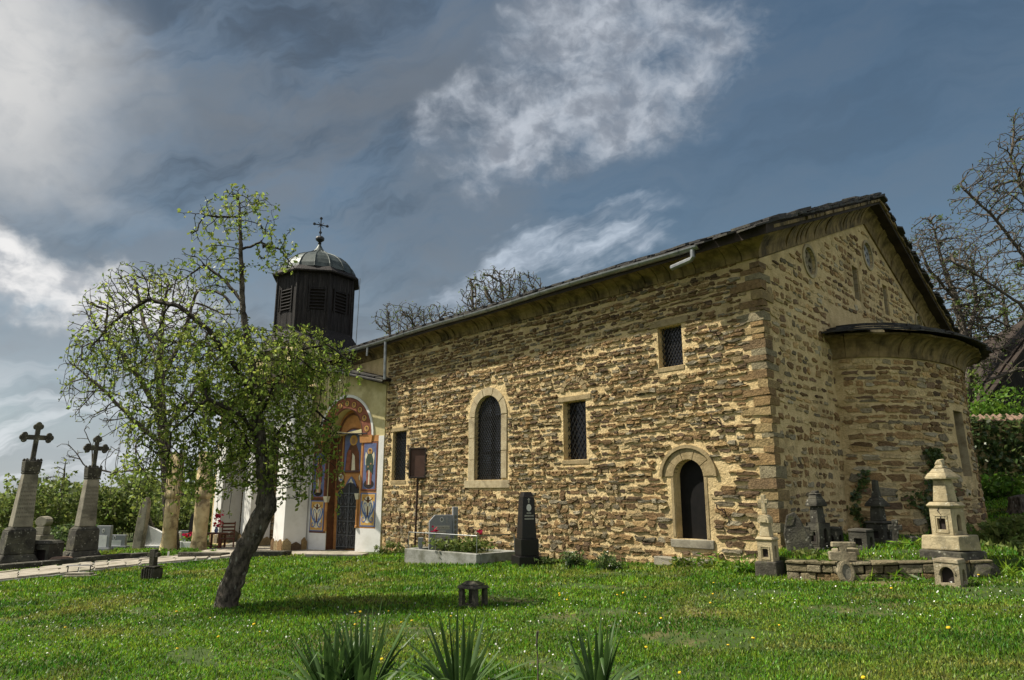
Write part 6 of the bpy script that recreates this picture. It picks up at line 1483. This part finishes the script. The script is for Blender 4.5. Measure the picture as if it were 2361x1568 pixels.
# ------------------------------------------------------------------ yuccas
def yucca(label, P, leaves, h):
    t = thing('yucca', label, 'yucca', P, 'yucca plants in the lawn'); 
    for (az, el, L, bend, wd, kink) in leaves:
        p = Vector(P) + Vector((math.cos(az) * .03, math.sin(az) * .03, 0)); e = el; pts = []; n = 9; ws = []
        for i in range(n):
            k = i / (n - 1); pts.append(p.copy()); ws.append(wd * (min(1, .55 + k * 1.6) if k < .4 else max(.02, 1.0 * (1 - ((k - .4) / .6) ** 1.6))))
            p = p + Vector((math.cos(az) * math.cos(e), math.sin(az) * math.cos(e), math.sin(e))) * (L / (n - 1)); e -= bend / n + (kink if i == 5 else 0)
        q = MB(); vs = []
        sd = Vector((-math.sin(az), math.cos(az), 0))
        for i, (c, w) in enumerate(zip(pts, ws)):
            d = (pts[min(i + 1, n - 1)] - pts[max(i - 1, 0)]).normalized(); up = sd.cross(d).normalized()
            vs += [c + sd * w / 2 - up * -w * .18, c - up * w * .12, c - sd * w / 2 - up * -w * .18]
        q.add(vs, [(3 * i + j, 3 * i + j + 1, 3 * i + j + 4, 3 * i + j + 3) for i in range(n - 1) for j in (0, 1)])
        q.build('leaf', 'yucca', t, smooth=True)
    return t
def rosette(nup, nout, L, spread=1.0):
    out = []
    for k in range(nup): out.append((rng.uniform(0, 6.283), R(rng.uniform(60, 89)), L * rng.uniform(.8, 1.1), rng.uniform(-.08, .22), rng.uniform(.034, .046), 0))
    for k in range(nout):
        kk = rng.random() < .35
        out.append((rng.uniform(0, 6.283), R(rng.uniform(12, 62)), L * rng.uniform(.65, 1.0) * spread, rng.uniform(.2, .9), rng.uniform(.036, .05), rng.uniform(.9, 1.7) if kk else 0))
    return out
yg = lambda u, Y: (lambda P: Vector((P.x, P.y, G0(P.x, P.y))))(at(u, 1560, Y))
yucca('large yucca with the tallest upright leaves, the middle of the left pair', yg(835, 5.2), rosette(28, 34, .64), .7)
yucca('smaller spreading yucca, leftmost of the row', yg(765, 5.3), rosette(24, 28, .52, 1.15), .5)
yucca('yucca with folded drooping leaves below the small dark grave lamp', yg(1062, 5.2), rosette(14, 40, .61, 1.0), .6)
yucca('rightmost yucca with sparse thin leaves', yg(1376, 5.1), rosette(16, 24, .53), .5)
P = yg(1240, 5.4); q = MB(); q.tube([P, P + Vector((.0, 0, .2)), P + Vector((-.01, 0, .36))], [.007, .006, .003], 5); q.tube([P + Vector((-.01, 0, .3)), P + Vector((.0, 0, .4))], [.006, .009], 5); tag(q.build('dry_stalk', 'bare_twig'), 'single thin dry stalk standing between two yuccas', 'stalk')

# ------------------------------------------------------------------ grass
PATHP = [(p.x, p.y) for p in near] + [(p.x, p.y) for p in reversed(far)]
SK = [PATHP, [(PL.x, PL.y), (PC.x, PC.y), tuple((PC + dr * DD).xy), tuple((PL + dr * DD).xy)], [tuple((C2 + S * -.02).xy), tuple((C2 + S * 13).xy), (-7.5, 24.3), (-9.9, 22.3), (-11, 30), (20, 40), tuple((C2 + E * 13.2).xy)], [(-9.9, 21.7), (-3.3, 20.7), (-3.2, 22.2), (-11, 30)]]
def np_inside(x, y, poly):
    c = np.zeros(len(x), bool); n = len(poly); j = n - 1
    for i in range(n):
        xi, yi = poly[i]; xj, yj = poly[j]
        if yi != yj: c ^= ((yi > y) != (yj > y)) & (x < (xj - xi) * (y - yi) / (yj - yi) + xi)
        j = i
    return c
def np_GZ(x, y):
    g_ = .045 * x + .015 * (np.sqrt(x * x + 1) - 1); z = -1.34 + g_ - .017 * y + .012 * np.sin(x * 1.3 + .5 * y) + .01 * np.sin(y * 1.7 - .6 * x)
    z = z + np.clip(x - 9, 0, 9) * .075 * np.clip((y - 11) / 8, 0, 1)
    return np.where(np_inside(x, y, TER), -1.04 + .055 * (np.clip(x, 4.0, 6.2) - 4.1), z)
def scatter(n, y0, y1, side=.86, extra=1.5):
    y = y0 * (y1 / y0) ** NPR.random(n); x = NPR.uniform(-1, 1, n) * (y * side + extra); k = np.ones(n, bool)
    for p in SK: k &= ~np_inside(x, y, p)
    x, y = x[k], y[k]; return x, y, np_GZ(x, y)
x, y, z = scatter(620000, 3.6, 30)
pm = np.sin(x * 1.9 + 1.3 * np.sin(y * 1.1)) * np.sin(y * 2.3 + .7 * x) + .25 * np.sin(x * 7 + y * 5) + np.clip(x, -4, 6) * .05
kp = NPR.random(len(x)) > np.clip((pm - .45) * 2.2, 0, .8) * (y < 14)
x, y, z = x[kp], y[kp], z[kp]
n = len(x); cl = np.sin(x * 2.3 + np.sin(y * 1.9) * 1.5) * np.sin(y * 2.9 + x) * .5 + .5
wb_ = np_inside(x, y, TER)
Lg = NPR.uniform(.02, .045, n) * (1 + .6 * cl) * np.where(wb_, 1.3, 1) * np.clip(y / 9, .9, 1.6); Wg = NPR.uniform(.0035, .0075, n) * np.clip(y / 6, .8, 3.2)
az = NPR.uniform(0, 2 * np.pi, n); ln = NPR.uniform(.1, 1.15, n)
A_g = np.stack([np.cos(az) * np.sin(ln), np.sin(az) * np.sin(ln), np.cos(ln)], 1) * (Lg / 2)[:, None]
a2 = az + np.pi / 2 + NPR.uniform(-.6, .6, n)
B_g = np.stack([np.cos(a2), np.sin(a2), np.zeros(n)], 1) * Wg[:, None]
Cg = np.stack([x, y, z], 1) + A_g * .9
gr = quads('lawn_grass', 'grass', None, Cg, A_g, B_g, 'stuff'); tag(gr, 'short green lawn grass covering the churchyard', 'grass')
x, y, z = scatter(4500, 4, 20); n = len(x); k = np.sin(x * 1.1 + 2) + np.sin(y * .9) > -.2
C = np.stack([x, y, z + NPR.uniform(.03, .07, n)], 1)[k]; a, b_ = rand_axes(len(C), .016, .016); tag(quads('daisies', 'white_petal', None, C, a, b_, 'stuff'), 'tiny white flowers speckling the lawn', 'flowers')
dm = MB(); dm.lathe(W0, [(.003, 0), (.003, .05)], 5); dl_ = MB(); dl_.lathe(W0, [(.004, .048), (.016, .055), (.012, .063), (.003, .064)], 9)
proto = None
spots = [(1.6, 1), (-1, 1)]
for k in range(46):
    while True:
        yy = rng.uniform(4.6, 10.5); xx = rng.uniform(-.72, .76) * yy
        if xx > .3 or rng.random() < .55: break
    s_ = rng.uniform(.8, 1.25)
    if proto is None:
        proto = bpy.data.objects.new('dandelion', None); COL.objects.link(proto); tag(proto, 'small yellow dandelion flower in the lawn', 'dandelion', 'dandelions scattered over the lawn')
        h_ = dl_.build('flower_head', 'yellow_petal'); h_.parent = proto; s__ = dm.build('stem', 'bush'); s__.parent = proto; o = proto
    else:
        o = proto.copy(); COL.objects.link(o)
        for ch in (h_, s__): c = ch.copy(); COL.objects.link(c); c.parent = o
    o.location = (xx, yy, G0(xx, yy)); o.scale = (s_, s_, s_); o.rotation_euler = (rng.uniform(-.25, .25), rng.uniform(-.25, .25), 0)
